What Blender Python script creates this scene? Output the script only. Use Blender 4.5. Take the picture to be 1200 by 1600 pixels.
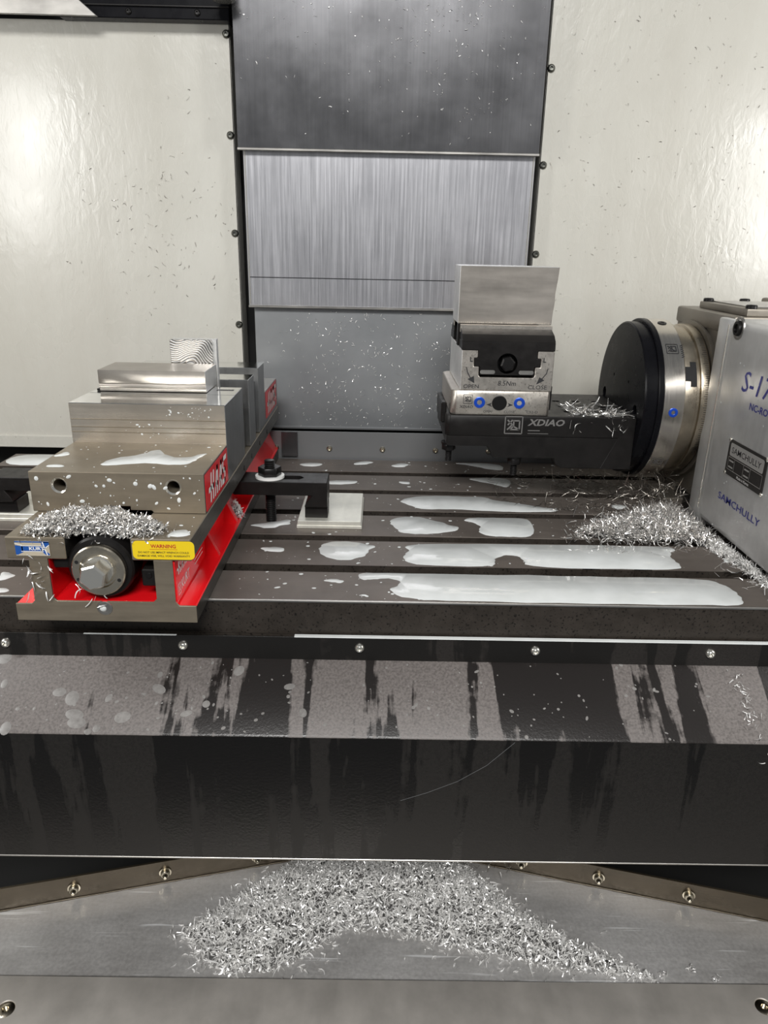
import bpy, bmesh, math, random
import numpy as np
from mathutils import Vector, Matrix

for o in list(bpy.data.objects):
    bpy.data.objects.remove(o)
scene = bpy.context.scene
COL = scene.collection
PI = math.pi
# all lengths below are millimetres, table top at height 0; W() turns them into metres
ZO = 900.0
def W(p):
    return Vector((p[0] * .001, p[1] * .001, (p[2] + ZO) * .001))

# ------------------------------------------------------------------ camera
PITCH, YAW, ROLL = math.radians(19.705), math.radians(.5275), math.radians(1.1707)
cam = bpy.data.cameras.new('camera')
cam.sensor_fit = 'VERTICAL'
cam.sensor_height = 36.0
cam.lens = 1155.04 / 1600 * 36
cam.clip_start = .01
camo = bpy.data.objects.new('camera', cam)
COL.objects.link(camo)
fw = Vector((math.sin(YAW) * math.cos(PITCH), math.cos(YAW) * math.cos(PITCH), -math.sin(PITCH)))
rt = Vector((math.cos(YAW), -math.sin(YAW), 0))
up = rt.cross(fw)
r2 = rt * math.cos(ROLL) + up * math.sin(ROLL)
u2 = -rt * math.sin(ROLL) + up * math.cos(ROLL)
camo.matrix_world = Matrix.Translation(W((0, -586.12, 293.42))) @ Matrix((r2, u2, -fw)).transposed().to_4x4()
scene.camera = camo

# ------------------------------------------------------------------ world, lamps, exposure
world = bpy.data.worlds.new('workshop')
scene.world = world
world.use_nodes = True
bg = world.node_tree.nodes['Background']
bg.inputs[0].default_value = (.92, .96, 1.0, 1)
bg.inputs[1].default_value = .12

def area(name, loc, target, sx, sy, power, color=(1, 1, 1)):
    l = bpy.data.lights.new(name, 'AREA')
    l.shape = 'RECTANGLE'
    l.size, l.size_y = sx * .001, sy * .001
    l.energy, l.color = power, color
    o = bpy.data.objects.new(name, l)
    COL.objects.link(o)
    o.location = W(loc)
    o.rotation_euler = (W(target) - W(loc)).to_track_quat('-Z', 'Y').to_euler()
    return o
# LED work lamps on both sides of the enclosure, and the shop lights outside the open doors
area('led_lamp_left', (-770, -60, 430), (0, 330, 150), 90, 330, 2.0, (1, .99, .97))
area('led_lamp_right', (830, -20, 400), (0, 330, 150), 90, 330, 2.0, (1, .99, .97))
area('shop_ceiling_light', (-60, -2300, 2000), (0, 0, -100), 1500, 600, 63, (1, .99, .97))

vs = scene.view_settings
vs.view_transform = 'Standard'
vs.look = 'None'
vs.gamma = 1.0
vs.use_curve_mapping = False
vs.exposure = 0.55

# ------------------------------------------------------------------ materials
class NT:
    """small helper around a principled node tree"""
    def __init__(s, name):
        s.m = bpy.data.materials.new(name)
        s.m.use_nodes = True
        s.t = s.m.node_tree
        s.p = s.t.nodes['Principled BSDF']
        s.tc = s.t.nodes.new('ShaderNodeTexCoord')
    def n(s, kind, **kw):
        nd = s.t.nodes.new('ShaderNode' + kind)
        for k, v in kw.items():
            setattr(nd, k, v)
        return nd
    def l(s, a, b):
        s.t.links.new(a, b)
    def coords(s, scale=(1, 1, 1), src='Object', rot=(0, 0, 0)):
        mp = s.n('Mapping')
        mp.inputs['Scale'].default_value = scale
        mp.inputs['Rotation'].default_value = rot
        s.l(s.tc.outputs[src], mp.inputs['Vector'])
        return mp.outputs[0]
    def noise(s, vec, scale, detail=4, rough=.55, dist=0):
        nd = s.n('TexNoise')
        nd.inputs['Scale'].default_value = scale
        nd.inputs['Detail'].default_value = detail
        nd.inputs['Roughness'].default_value = rough
        nd.inputs['Distortion'].default_value = dist
        s.l(vec, nd.inputs['Vector'])
        return nd.outputs['Fac']
    def voro(s, vec, scale, feature='F1'):
        nd = s.n('TexVoronoi', feature=feature)
        nd.inputs['Scale'].default_value = scale
        s.l(vec, nd.inputs['Vector'])
        return nd.outputs['Distance']
    def ramp(s, fac, stops, interp='LINEAR'):
        nd = s.n('ValToRGB')
        cr = nd.color_ramp
        cr.interpolation = interp
        while len(cr.elements) < len(stops):
            cr.elements.new(.5)
        for e, (p, c) in zip(cr.elements, stops):
            e.position = p
            e.color = (c, c, c, 1) if isinstance(c, (int, float)) else (*c, 1)
        s.l(fac, nd.inputs[0])
        return nd.outputs[0]
    def mix(s, fac, a, b, blend='MIX'):
        nd = s.n('MixRGB', blend_type=blend)
        for i, v in zip((0, 1, 2), (fac, a, b)):
            if isinstance(v, (int, float)):
                nd.inputs[i].default_value = v if i == 0 else (v, v, v, 1)
            elif isinstance(v, tuple):
                nd.inputs[i].default_value = (*v, 1)
            else:
                s.l(v, nd.inputs[i])
        return nd.outputs[0]
    def bump(s, h, strength=.2, dist=.001):
        nd = s.n('Bump')
        nd.inputs['Strength'].default_value = strength
        nd.inputs['Distance'].default_value = dist
        s.l(h, nd.inputs['Height'])
        s.l(nd.outputs[0], s.p.inputs['Normal'])
    def set(s, **kw):
        for k, v in kw.items():
            k = k.replace('_', ' ')
            i = s.p.inputs[k]
            if isinstance(v, (int, float)):
                i.default_value = v
            elif isinstance(v, tuple):
                i.default_value = (*v, 1) if len(v) == 3 else v
            else:
                s.l(v, i)
        return s

def simple(name, col, rough=.4, metal=0.0, **kw):
    a = NT(name)
    a.set(Base_Color=col, Roughness=rough, Metallic=metal, **kw)
    return a.m

def steel(name, lo, hi, r0=.25, r1=.45, scale=(1, 1, 1), ns=60, metal=1.0, bump=.05, spots=0.0, spec=.5):
    a = NT(name)
    a.set(Specular_IOR_Level=spec)
    v = a.coords(scale)
    f = a.noise(v, ns, 6, .65)
    f2 = a.noise(a.coords(), 18, 5, .6)
    c = a.ramp(f, [(.3, lo), (.7, hi)])
    c = a.mix(.6, c, a.ramp(f2, [(.3, tuple(.72 * x for x in hi)), (.7, tuple(min(1, 1.2 * x) for x in hi))]), 'MIX')
    if spots:
        s = a.ramp(a.noise(a.coords(), 420, 3, .6), [(.58, 0), (.66, 1)])
        c = a.mix(s, c, tuple(x * (1 - spots) for x in lo))
    a.set(Base_Color=c, Metallic=metal, Roughness=a.ramp(f, [(.25, r0), (.75, r1)]))
    a.bump(f, bump, .0004)
    return a.m

M = {}
M['table'] = steel('table_steel', (.085, .07, .06), (.155, .134, .118), .38, .55, (.15, 3, 1), 70, .3, spec=.2)
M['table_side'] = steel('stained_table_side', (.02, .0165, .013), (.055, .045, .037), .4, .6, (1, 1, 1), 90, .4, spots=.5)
M['vise_steel'] = steel('ground_vise_steel', (.17, .143, .105), (.29, .247, .187), .32, .5, (.25, 1, 3), 55, .55)
M['vise_side'] = steel('scratched_dark_steel', (.06, .056, .05), (.2, .19, .175), .28, .5, (1, .3, 1.3), 160, .9)
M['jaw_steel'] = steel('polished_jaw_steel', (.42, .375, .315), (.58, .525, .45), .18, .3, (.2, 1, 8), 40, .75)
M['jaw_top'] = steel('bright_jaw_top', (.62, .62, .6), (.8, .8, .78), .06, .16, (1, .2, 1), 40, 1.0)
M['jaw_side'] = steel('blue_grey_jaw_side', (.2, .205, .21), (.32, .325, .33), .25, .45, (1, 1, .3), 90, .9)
M['alu'] = steel('raw_aluminium', (.35, .318, .282), (.46, .425, .385), .34, .46, (.15, 1, 1), 60, .9)
M['alu_side'] = steel('sawn_aluminium', (.68, .68, .67), (.82, .82, .81), .35, .5, (1, 1, 6), 90, .8)
M['alu_warm'] = steel('etched_aluminium', (.44, .405, .36), (.58, .54, .49), .32, .46, (1, 1, 1), 130, .9, spots=.25)
M['stainless'] = steel('dull_stainless', (.3, .29, .275), (.45, .435, .41), .3, .45, (.3, 1, 1), 60, .95)
M['platen'] = steel('stained_platen_steel', (.2, .17, .13), (.5, .44, .35), .22, .42, (1, 1, 1), 40, 1.0)
M['casting'] = steel('brown_casting_steel', (.15, .135, .112), (.27, .245, .21), .35, .55, (1, 1, 1), 60, .8)
M['cover_silver'] = steel('silver_housing', (.5, .5, .5), (.62, .62, .615), .36, .48, (1, 3, .3), 60, .6)
M['band'] = steel('turned_steel_band', (.5, .47, .43), (.7, .66, .6), .16, .28, (8, .3, .3), 60, 1.0)
M['shim'] = steel('ground_shim_plate', (.55, .54, .47), (.78, .77, .7), .35, .5, (4, 1, 1), 30, .55)
M['chrome'] = simple('bright_chrome', (.8, .78, .72), .2, .9)
M['ring'] = steel('worn_ring', (.42, .37, .29), (.72, .65, .53), .14, .3, (1, 1, 1), 80, 1.0)
M['black_oxide'] = steel('black_oxide', (.0015, .0014, .0013), (.012, .0108, .0104), .3, .5, (1, 1, 1), 90, 0, spec=.22)
M['black_gloss'] = steel('black_anodised', (.003, .003, .004), (.006, .006, .0075), .24, .34, (1, 1, 1), 60, 0, spec=.1)
M['bolt_black'] = simple('black_bolt', (.018, .017, .017), .32, .6)
M['screw'] = simple('zinc_screw', (.55, .5, .4), .22, 1)
M['rivet'] = simple('dull_rivet', (.2, .2, .18), .3, 1)
M['dark'] = simple('shade_black', (.006, .006, .006), .7)  # near-black that paints shade into gaps, holes and the slot
M['red'] = simple('red_enamel', (.85, .008, .013), .22, 0, Coat_Weight=.5)
M['sticker_red'] = simple('red_label', (.7, .014, .022), .3)
M['white'] = simple('white_print', (.85, .84, .82), .4)
M['yellow'] = simple('yellow_label', (.86, .62, .015), .35)
M['print_red'] = simple('red_print', (.5, .03, .02), .5)
M['print_black'] = simple('black_print', (.02, .02, .022), .5)
M['print_blue'] = simple('blue_print', (.03, .035, .22), .5)
M['print_grey'] = simple('grey_engraving', (.15, .145, .14), .5)
M['label_blue'] = simple('blue_label', (.015, .09, .36), .35)
M['label_tan'] = simple('worn_label_paper', (.5, .44, .34), .5)
M['blue_plug'] = simple('blue_anodised', (.01, .07, .5), .28, .4)
M['plate_dark'] = simple('dark_nameplate', (.045, .042, .04), .35, .4)
M['plate_light'] = simple('light_nameplate_panel', (.5, .49, .47), .35, .5)
M['grey_paint'] = simple('grey_sheet_metal', (.2, .205, .21), .42, .5)
M['white_washer'] = simple('white_washer', (.82, .82, .8), .4)

def mat_coolant():
    a = NT('milky_coolant')
    f = a.noise(a.coords(), 30, 3)
    a.set(Base_Color=a.ramp(f, [(.3, (.6, .62, .61)), (.7, (.7, .72, .715))]), Roughness=.07, IOR=1.34)
    a.bump(a.noise(a.coords(), 120, 2), .03, .0003)
    return a.m
M['coolant'] = mat_coolant()

def mat_chip(name, col, r, metal=1.0):
    a = NT(name)
    f = a.noise(a.coords(), 300, 2)
    a.set(Base_Color=a.ramp(f, [(.3, tuple(.75 * c for c in col)), (.7, col)]), Metallic=metal, Roughness=r)
    return a.m
M['chip'] = mat_chip('aluminium_chips', (.98, .97, .95), .28, .4)
M['chip2'] = mat_chip('shiny_chips', (.95, .93, .9), .22, .85)
M['chip_dark'] = mat_chip('dull_chips', (.42, .39, .35), .35)
M['mound'] = mat_chip('shaded_chip_mound', (.13, .127, .123), .5, .5)  # heap body coloured dark to paint the shade between the chips

def mat_wall():
    a = NT('cream_enamel_wall')
    v = a.coords()
    vs_ = a.coords((1, 1, .22))
    stain = a.ramp(a.noise(vs_, 7, 5, .6), [(.35, (.455, .44, .393)), (.65, (.51, .5, .455))])
    speck = a.ramp(a.noise(v, 260, 2, .5), [(.73, 0), (.77, 1)])
    c = a.mix(speck, stain, (.27, .25, .22))
    wet = a.noise(a.coords((1, 1, .42)), 85, 3, .6, .5)
    a.set(Base_Color=c, Roughness=a.ramp(a.noise(v, 9, 3), [(.35, .24), (.65, .38)]), Coat_Weight=.3, Coat_Roughness=.2)
    a.bump(wet, .4, .002)
    return a.m
M['wall'] = mat_wall()

def mat_cover(name, kind):
    a = NT(name)
    v = a.coords((6, 6, .12))
    fine = a.noise(v, 60, 5, .7)
    blot = a.noise(a.coords(), 9, 4, .6)
    if kind == 'brushed':
        c = a.ramp(fine, [(.25, (.33, .33, .35)), (.5, (.43, .43, .455)), (.78, (.62, .62, .65))])
        c = a.mix(.35, c, a.ramp(blot, [(.3, (.3, .3, .32)), (.7, (.6, .6, .62))]))
        a.set(Base_Color=c, Metallic=.85, Roughness=a.ramp(fine, [(.3, .3), (.7, .42)]))
    elif kind == 'dull':
        c = a.ramp(blot, [(.3, (.095, .095, .1)), (.7, (.135, .135, .142))])
        c = a.mix(.3, c, a.ramp(fine, [(.3, (.09, .09, .092)), (.7, (.18, .18, .188))]))
        a.set(Base_Color=c, Metallic=.85, Roughness=a.ramp(blot, [(.3, .22), (.7, .32)]))
    else:
        c = a.ramp(blot, [(.3, (.24, .25, .26)), (.7, (.32, .33, .34))])
        a.set(Base_Color=c, Metallic=.6, Roughness=.42)
    a.bump(fine, .06, .0004)
    return a.m
M['cover_top'] = mat_cover('dull_way_cover', 'dull')
M['cover_mid'] = mat_cover('brushed_way_cover', 'brushed')
M['cover_low'] = mat_cover('grey_way_cover', 'grey')

def mat_apron(name, lo, hi, thr, fade=.0):
    """black paint with dried, streaked coolant film"""
    a = NT(name)
    v = a.coords((1, .1, .09))
    st = a.noise(v, 42, 4, .55, .3)
    big = a.noise(a.coords((1, .5, .4)), 6, 3, .5)
    ed = a.noise(a.coords(), 70, 4, .6)
    m = a.mix(.45, a.ramp(st, [(.34, 0), (.62, 1)]), a.ramp(big, [(.36, 0), (.62, 1)]))
    m = a.mix(.22, m, ed)
    sx = a.n('SeparateXYZ'); a.l(a.tc.outputs['Object'], sx.inputs[0])
    g = a.n('MapRange'); g.inputs['From Min'].default_value = .02; g.inputs['From Max'].default_value = .16
    g.inputs['To Min'].default_value = 0; g.inputs['To Max'].default_value = fade
    a.l(sx.outputs[0], g.inputs[0])
    sb_ = a.n('Math', operation='SUBTRACT'); a.l(m, sb_.inputs[0]); a.l(g.outputs[0], sb_.inputs[1])
    f = a.ramp(sb_.outputs[0], [(thr, 0), (thr + .06, 1)])
    grain = a.noise(a.coords(), 480, 3, .6)
    f = a.mix(.38, f, a.ramp(grain, [(.36, 0), (.6, 1)]), 'MULTIPLY')
    c = a.mix(f, lo, hi)
    a.set(Base_Color=c, Roughness=a.ramp(f, [(0, .26), (1, .48)]))
    a.bump(grain, .25, .0005)
    return a.m
M['apron_face'] = mat_apron('black_apron_face', (.003, .0024, .002), (.011, .0095, .0083), .5)
M['apron_slope'] = mat_apron('filmed_apron_slope', (.014, .0115, .0105), (.15, .132, .124), .37, .3)
M['apron_strip'] = mat_apron('black_apron_strip', (.01, .009, .008), (.022, .019, .017), .6)

def mat_tray():
    a = NT('worn_tray_steel')
    f = a.noise(a.coords((.3, 2, 1)), 40, 6, .65)
    g = a.noise(a.coords(), 260, 3, .6)
    b = a.noise(a.coords(), 6, 4, .6)
    c = a.ramp(f, [(.3, (.5, .49, .485)), (.7, (.68, .67, .66))])
    c = a.mix(.35, c, a.ramp(b, [(.35, (.2, .185, .165)), (.65, (.68, .67, .66))]))
    c = a.mix(.35, c, a.ramp(g, [(.35, (.42, .41, .4)), (.65, (.85, .84, .83))]), 'MULTIPLY')
    c = a.mix(a.ramp(a.noise(a.coords((.12, 2.2, 1), rot=(0, 0, .25)), 70, 2), [(.66, 0), (.72, 1)]), c, (.8, .8, .8))
    a.set(Base_Color=c, Metallic=.38, Roughness=a.ramp(g, [(.3, .3), (.7, .5)]))
    a.bump(g, .08, .0005)
    return a.m
M['tray'] = mat_tray()
M['oily'] = steel('oily_brown_flange', (.026, .019, .011), (.085, .068, .046), .22, .4, (.4, .4, 2), 40, .6)
M['sill'] = steel('worn_door_sill', (.36, .335, .305), (.5, .47, .435), .4, .6, (1, .3, 1), 22, .5)

def mat_swirl():
    a = NT('swirl_machined_aluminium')
    v = a.coords()
    n = a.n('TexNoise'); n.inputs['Scale'].default_value = 22; n.inputs['Detail'].default_value = 1
    a.l(v, n.inputs['Vector'])
    vm = a.n('VectorMath', operation='ADD')
    sc = a.n('VectorMath', operation='SCALE'); sc.inputs['Scale'].default_value = .05
    a.l(n.outputs['Color'], sc.inputs[0]); a.l(v, vm.inputs[0]); a.l(sc.outputs[0], vm.inputs[1])
    w = a.n('TexWave', wave_type='RINGS', rings_direction='Y')
    w.inputs['Scale'].default_value = 95
    w.inputs['Distortion'].default_value = 1.1
    w.inputs['Detail'].default_value = 2
    a.l(vm.outputs[0], w.inputs['Vector'])
    f = w.outputs['Fac']
    a.set(Base_Color=a.ramp(f, [(.1, (.55, .54, .52)), (.9, (.78, .77, .75))]), Metallic=1.0, Roughness=a.ramp(f, [(.2, .16), (.8, .4)]))
    a.bump(f, .3, .001)
    return a.m
M['swirl'] = mat_swirl()

# ------------------------------------------------------------------ mesh helpers
class B:
    """collects shapes (mm, world) into one mesh"""
    def __init__(s):
        s.v, s.f, s.mi = [], [], []
    def add(s, verts, faces, mi=0):
        k = len(s.v)
        s.v += [tuple(p) for p in verts]
        s.f += [tuple(i + k for i in f) for f in faces]
        s.mi += [mi] * len(faces)
        return s
    def bm(s, bm, mi=0):
        bm.verts.index_update()
        s.add([v.co[:] for v in bm.verts], [[v.index for v in f.verts] for f in bm.faces], mi)
        bm.free()
        return s
    def box(s, x0, x1, y0, y1, z0, z1, bev=.6, mi=0, seg=1, rot=None):
        bm = bmesh.new()
        bmesh.ops.create_cube(bm, size=1)
        for v in bm.verts:
            v.co = Vector(((x0 + x1) / 2 + v.co.x * (x1 - x0), (y0 + y1) / 2 + v.co.y * (y1 - y0), (z0 + z1) / 2 + v.co.z * (z1 - z0)))
        if bev:
            bmesh.ops.bevel(bm, geom=bm.edges[:], offset=bev, segments=seg, affect='EDGES', profile=.5)
        if rot:
            c, ax, an = rot
            bmesh.ops.rotate(bm, cent=Vector(c), matrix=Matrix.Rotation(an, 3, ax), verts=bm.verts[:])
        return s.bm(bm, mi)
    def prism(s, poly, axis, a0, a1, bev=0, mi=0, seg=1):
        """poly in the two other axes (x,z for 'Y'; x,y for 'Z'; y,z for 'X')"""
        mk = {'Y': lambda p, a: (p[0], a, p[1]), 'Z': lambda p, a: (p[0], p[1], a), 'X': lambda p, a: (a, p[0], p[1])}[axis]
        bm = bmesh.new()
        lo = [bm.verts.new(mk(p, a0)) for p in poly]
        hi = [bm.verts.new(mk(p, a1)) for p in poly]
        bm.faces.new(lo); bm.faces.new(hi)
        n = len(poly)
        for i in range(n):
            bm.faces.new((lo[i], lo[(i + 1) % n], hi[(i + 1) % n], hi[i]))
        bmesh.ops.recalc_face_normals(bm, faces=bm.faces[:])
        if bev:
            bmesh.ops.bevel(bm, geom=bm.edges[:], offset=bev, segments=seg, affect='EDGES', profile=.5, clamp_overlap=True)
        return s.bm(bm, mi)
    def lathe(s, axis, c, prof, seg=32, mi=0, start=0.0, loop=False):
        """prof: (radius, offset along axis) pairs"""
        d = {'X': Vector((1, 0, 0)), 'Y': Vector((0, 1, 0)), 'Z': Vector((0, 0, 1))}[axis]
        u = {'X': Vector((0, 1, 0)), 'Y': Vector((0, 0, 1)), 'Z': Vector((1, 0, 0))}[axis]
        w = d.cross(u)
        c = Vector(c)
        bm = bmesh.new()
        rings = []
        for r, t in prof:
            if r < 1e-6:
                rings.append([bm.verts.new(c + d * t)])
            else:
                rings.append([bm.verts.new(c + d * t + (u * math.cos(start + 2 * PI * i / seg) + w * math.sin(start + 2 * PI * i / seg)) * r) for i in range(seg)])
        for a, b in zip(rings, rings[1:] + ([rings[0]] if loop else [])):
            for i in range(seg):
                j = (i + 1) % seg
                if len(a) == 1 and len(b) == 1: continue
                if len(a) == 1: bm.faces.new((a[0], b[i], b[j]))
                elif len(b) == 1: bm.faces.new((a[i], b[0], a[j]))
                else: bm.faces.new((a[i], b[i], b[j], a[j]))
        for ring in (() if loop else (rings[0], rings[-1])):
            if len(ring) > 1: bm.faces.new(ring)
        bmesh.ops.recalc_face_normals(bm, faces=bm.faces[:])
        return s.bm(bm, mi)
    def cyl(s, axis, c, r, t0, t1, seg=28, bev=.5, mi=0, start=0.0):
        b = min(bev, r * .3)
        return s.lathe(axis, c, [(r - b, t0), (r, t0 + b), (r, t1 - b), (r - b, t1)], seg, mi, start)
    def by_normal(s, rules):
        """rules: list of (test(n, c), index) applied to every face"""
        for k, f in enumerate(s.f):
            P = [Vector(s.v[i]) for i in f]
            n = Vector((0, 0, 0))
            for i in range(len(P)):
                n += P[i].cross(P[(i + 1) % len(P)])
            if n.length: n.normalize()
            c = sum(P, Vector((0, 0, 0))) / len(P)
            for t, i in rules:
                if t(n, c):
                    s.mi[k] = i
                    break
        return s
    def build(s, name, mats, parent=None, angle=35, origin=None):
        me = bpy.data.meshes.new(name)
        if parent is not None:
            o0 = Vector(parent['_org'])
        elif origin is not None:
            o0 = Vector(origin)
        else:
            a = np.array(s.v)
            mn, mx = a.min(0), a.max(0)
            o0 = Vector(((mn[0] + mx[0]) / 2, (mn[1] + mx[1]) / 2, mn[2]))
        me.from_pydata([((p[0] - o0.x) * .001, (p[1] - o0.y) * .001, (p[2] - o0.z) * .001) for p in s.v], [], s.f)
        mats = mats if isinstance(mats, (list, tuple)) else [mats]
        for m in mats: me.materials.append(M[m])
        if len(mats) > 1: me.polygons.foreach_set('material_index', s.mi)
        if angle:
            me.polygons.foreach_set('use_smooth', [True] * len(me.polygons))
            me.set_sharp_from_angle(angle=math.radians(angle))
        me.update()
        o = bpy.data.objects.new(name, me)
        COL.objects.link(o)
        o['_org'] = list(o0)
        if parent is not None:
            o.parent = parent
        else:
            o.location = W(o0)
        return o

def thing(name, label, cat, org, group=None):
    o = bpy.data.objects.new(name, None)
    COL.objects.link(o)
    o.empty_display_size = .02
    o.location = W(org)
    o['_org'] = list(org)
    return tag(o, label, cat, group)
def tag(o, label, cat, group=None, kind=None):
    o['label'] = label
    if cat: o['category'] = cat
    if group: o['group'] = group
    if kind: o['kind'] = kind
    return o
def struct(o, label=None):
    o['kind'] = 'structure'
    if label: o['label'] = label
    return o
def copies(src, offs, parent):
    """copies of one part that share its mesh, moved by offs (mm)"""
    for d in offs:
        c = src.copy()
        COL.objects.link(c)
        c.parent = parent
        c.location = Vector(d) * .001
def cut(o, cutter):
    """subtract the shapes in a B from object o"""
    par = o
    t = cutter.build('cutter', 'dark', None, 0, origin=o['_org'])
    if o.parent is not None:
        t.location = W(o['_org'])
    bpy.context.view_layer.update()
    md = o.modifiers.new('cut', 'BOOLEAN')
    md.operation = 'DIFFERENCE'; md.solver = 'EXACT'; md.object = t
    try: md.material_mode = 'INDEX'
    except Exception: pass
    dg = bpy.context.evaluated_depsgraph_get()
    me = bpy.data.meshes.new_from_object(o.evaluated_get(dg))
    o.modifiers.clear()
    o.data = me
    me.polygons.foreach_set('use_smooth', [True] * len(me.polygons))
    me.set_sharp_from_angle(angle=math.radians(35))
    bpy.data.objects.remove(t)
    return o

def lettering(s, pos, right, upv, mat, parent, width=None, height=3.0, name='lettering', shear=0.0, depth=.15, bold=0.0, center=False):
    """flat print: the string s with cap height `height`, left-bottom corner at pos; width stretches it"""
    cu = bpy.data.curves.new('text', 'FONT')
    cu.body = s
    cu.size = 1.0
    cu.offset = bold
    cu.resolution_u = 2
    ob = bpy.data.objects.new('text', cu)
    COL.objects.link(ob)
    dg = bpy.context.evaluated_depsgraph_get()
    me = bpy.data.meshes.new_from_object(ob.evaluated_get(dg))
    bpy.data.objects.remove(ob)
    co = np.array([v.co[:] for v in me.vertices])
    faces = [tuple(p.vertices) for p in me.polygons]
    bpy.data.meshes.remove(me)
    x0, x1, y0, y1 = co[:, 0].min(), co[:, 0].max(), co[:, 1].min(), co[:, 1].max()
    sy = height / (y1 - y0)
    sx = (width / (x1 - x0)) if width else sy
    R_, U_ = Vector(right), Vector(upv)
    N_ = R_.cross(U_)
    P = Vector(pos)
    b = B()
    dx = -(x1 - x0) * sx / 2 if center else 0
    b.add([P + R_ * ((c[0] - x0) * sx + dx + shear * (c[1] - y0) * sy) + U_ * ((c[1] - y0) * sy) + N_ * depth for c in co], faces)
    return b.build(name, mat, parent, 0)
def flat(polys, pos, right, upv, mat, parent, name, depth=.12, thick=.0):
    """flat printed polygons given in (u, v) mm on a surface"""
    R_, U_ = Vector(right), Vector(upv)
    N_ = R_.cross(U_)
    P = Vector(pos)
    b = B()
    for poly in polys:
        n = len(poly)
        top = [P + R_ * p[0] + U_ * p[1] + N_ * depth for p in poly]
        if thick:
            bot = [q - N_ * thick for q in top]
            b.add(top + bot, [tuple(range(n))] + [(i, i + n, (i + 1) % n + n, (i + 1) % n) for i in range(n)])
        else:
            b.add(top, [tuple(range(n))])
    return b.build(name, mat, parent, 0)
def rrect(w, h, r, n=5):
    out = []
    for cx, cy, a0 in ((w - r, r, -90), (w - r, h - r, 0), (r, h - r, 90), (r, r, 180)):
        for i in range(n + 1):
            a = math.radians(a0 + 90 * i / n)
            out.append((cx + r * math.cos(a), cy + r * math.sin(a)))
    return out
def stroke(p, q, w):
    d = Vector((q[0] - p[0], q[1] - p[1])); d.normalize()
    n = Vector((-d.y, d.x)) * w / 2
    return [(p[0] + n.x, p[1] + n.y), (p[0] - n.x, p[1] - n.y), (q[0] - n.x, q[1] - n.y), (q[0] + n.x, q[1] + n.y)]
def ring_poly(r0, r1, c=(0, 0), n=28):
    out = []
    for i in range(n):
        a, b_ = 2 * PI * i / n, 2 * PI * (i + 1) / n
        out.append([(c[0] + r * math.cos(t), c[1] + r * math.sin(t)) for r, t in ((r0, a), (r1, a), (r1, b_), (r0, b_))])
    return out
def square_logo(s):
    """square maker's emblem: frame with an angular K and an open box"""
    w = s * .055
    L = [stroke((0, 0), (s, 0), w), stroke((s, 0), (s, s), w), stroke((s, s), (0, s), w), stroke((0, s), (0, 0), w)]
    k = lambda *p: [stroke((p[i][0] * s, p[i][1] * s), (p[i + 1][0] * s, p[i + 1][1] * s), w * 1.5) for i in range(len(p) - 1)]
    L += k((.14, .8), (.42, .52), (.14, .22)) + k((.42, .8), (.16, .5)) + k((.42, .76), (.84, .76), (.84, .24), (.3, .24)) + k((.5, .76), (.5, .42), (.84, .24)) + k((.3, .24), (.5, .44))
    return L
def brand_letters(w, h):
    """slanted four-letter maker's mark HAAS with the long H crossbar, in a w x h box"""
    cw = w / 4.55
    t = cw * .25
    H = h
    sl = .18
    R_ = lambda x0, x1, y0, y1: [(x0, y0), (x1, y0), (x1, y1), (x0, y1)]
    out = []
    x = cw * .42
    e = cw * .8
    out += [R_(x, x + t, 0, H), R_(x + e - t, x + e, 0, H), R_(x - cw * .42, x + e, H * .38, H * .56)]
    for k in (1.0, 2.0):
        x = cw * (.42 + k)
        out += [[(x, 0), (x + t, 0), (x + e * .78, H), (x + e * .5, H)], R_(x + e - t, x + e, 0, H), R_(x + e * .5, x + e, H * .82, H), R_(x + e * .3, x + e, H * .28, H * .44)]
    x = cw * 3.42
    out += [R_(x - cw * .05, x + e, 0, H * .19), R_(x + e - t, x + e, 0, H * .58), R_(x, x + e, H * .41, H * .58), R_(x, x + t, H * .41, H), R_(x, x + e + cw * .22, H * .82, H)]
    return [[(px + py * sl, py) for px, py in p] for p in out]

def button_screw(axis_dir, r=3.6, h=2.6):
    """profile of a domed socket screw, offsets grow away from the surface"""
    s = axis_dir
    return [(r * 1.0, 0), (r, s * h * .3), (r * .86, s * h * .72), (r * .6, s * h), (r * .42, s * h), (r * .38, s * h * .35), (0, s * h * .3)]
def hexpoly(c, r, a0=0):
    return [(c[0] + r * math.cos(a0 + PI / 3 * i), c[1] + r * math.sin(a0 + PI / 3 * i)) for i in range(6)]
def thread(b, axis, c, r, t0, t1, pitch=1.6, seg=16):
    """ridged stud"""
    prof = [(r * .85, t0)]
    n = max(2, int((t1 - t0) / pitch))
    for i in range(n):
        t = t0 + (t1 - t0) * i / n
        d = (t1 - t0) / n
        prof += [(r * .86, t + d * .1), (r, t + d * .5), (r * .86, t + d * .9)]
    prof += [(r * .8, t1)]
    return b.lathe(axis, c, prof, seg)


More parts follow.
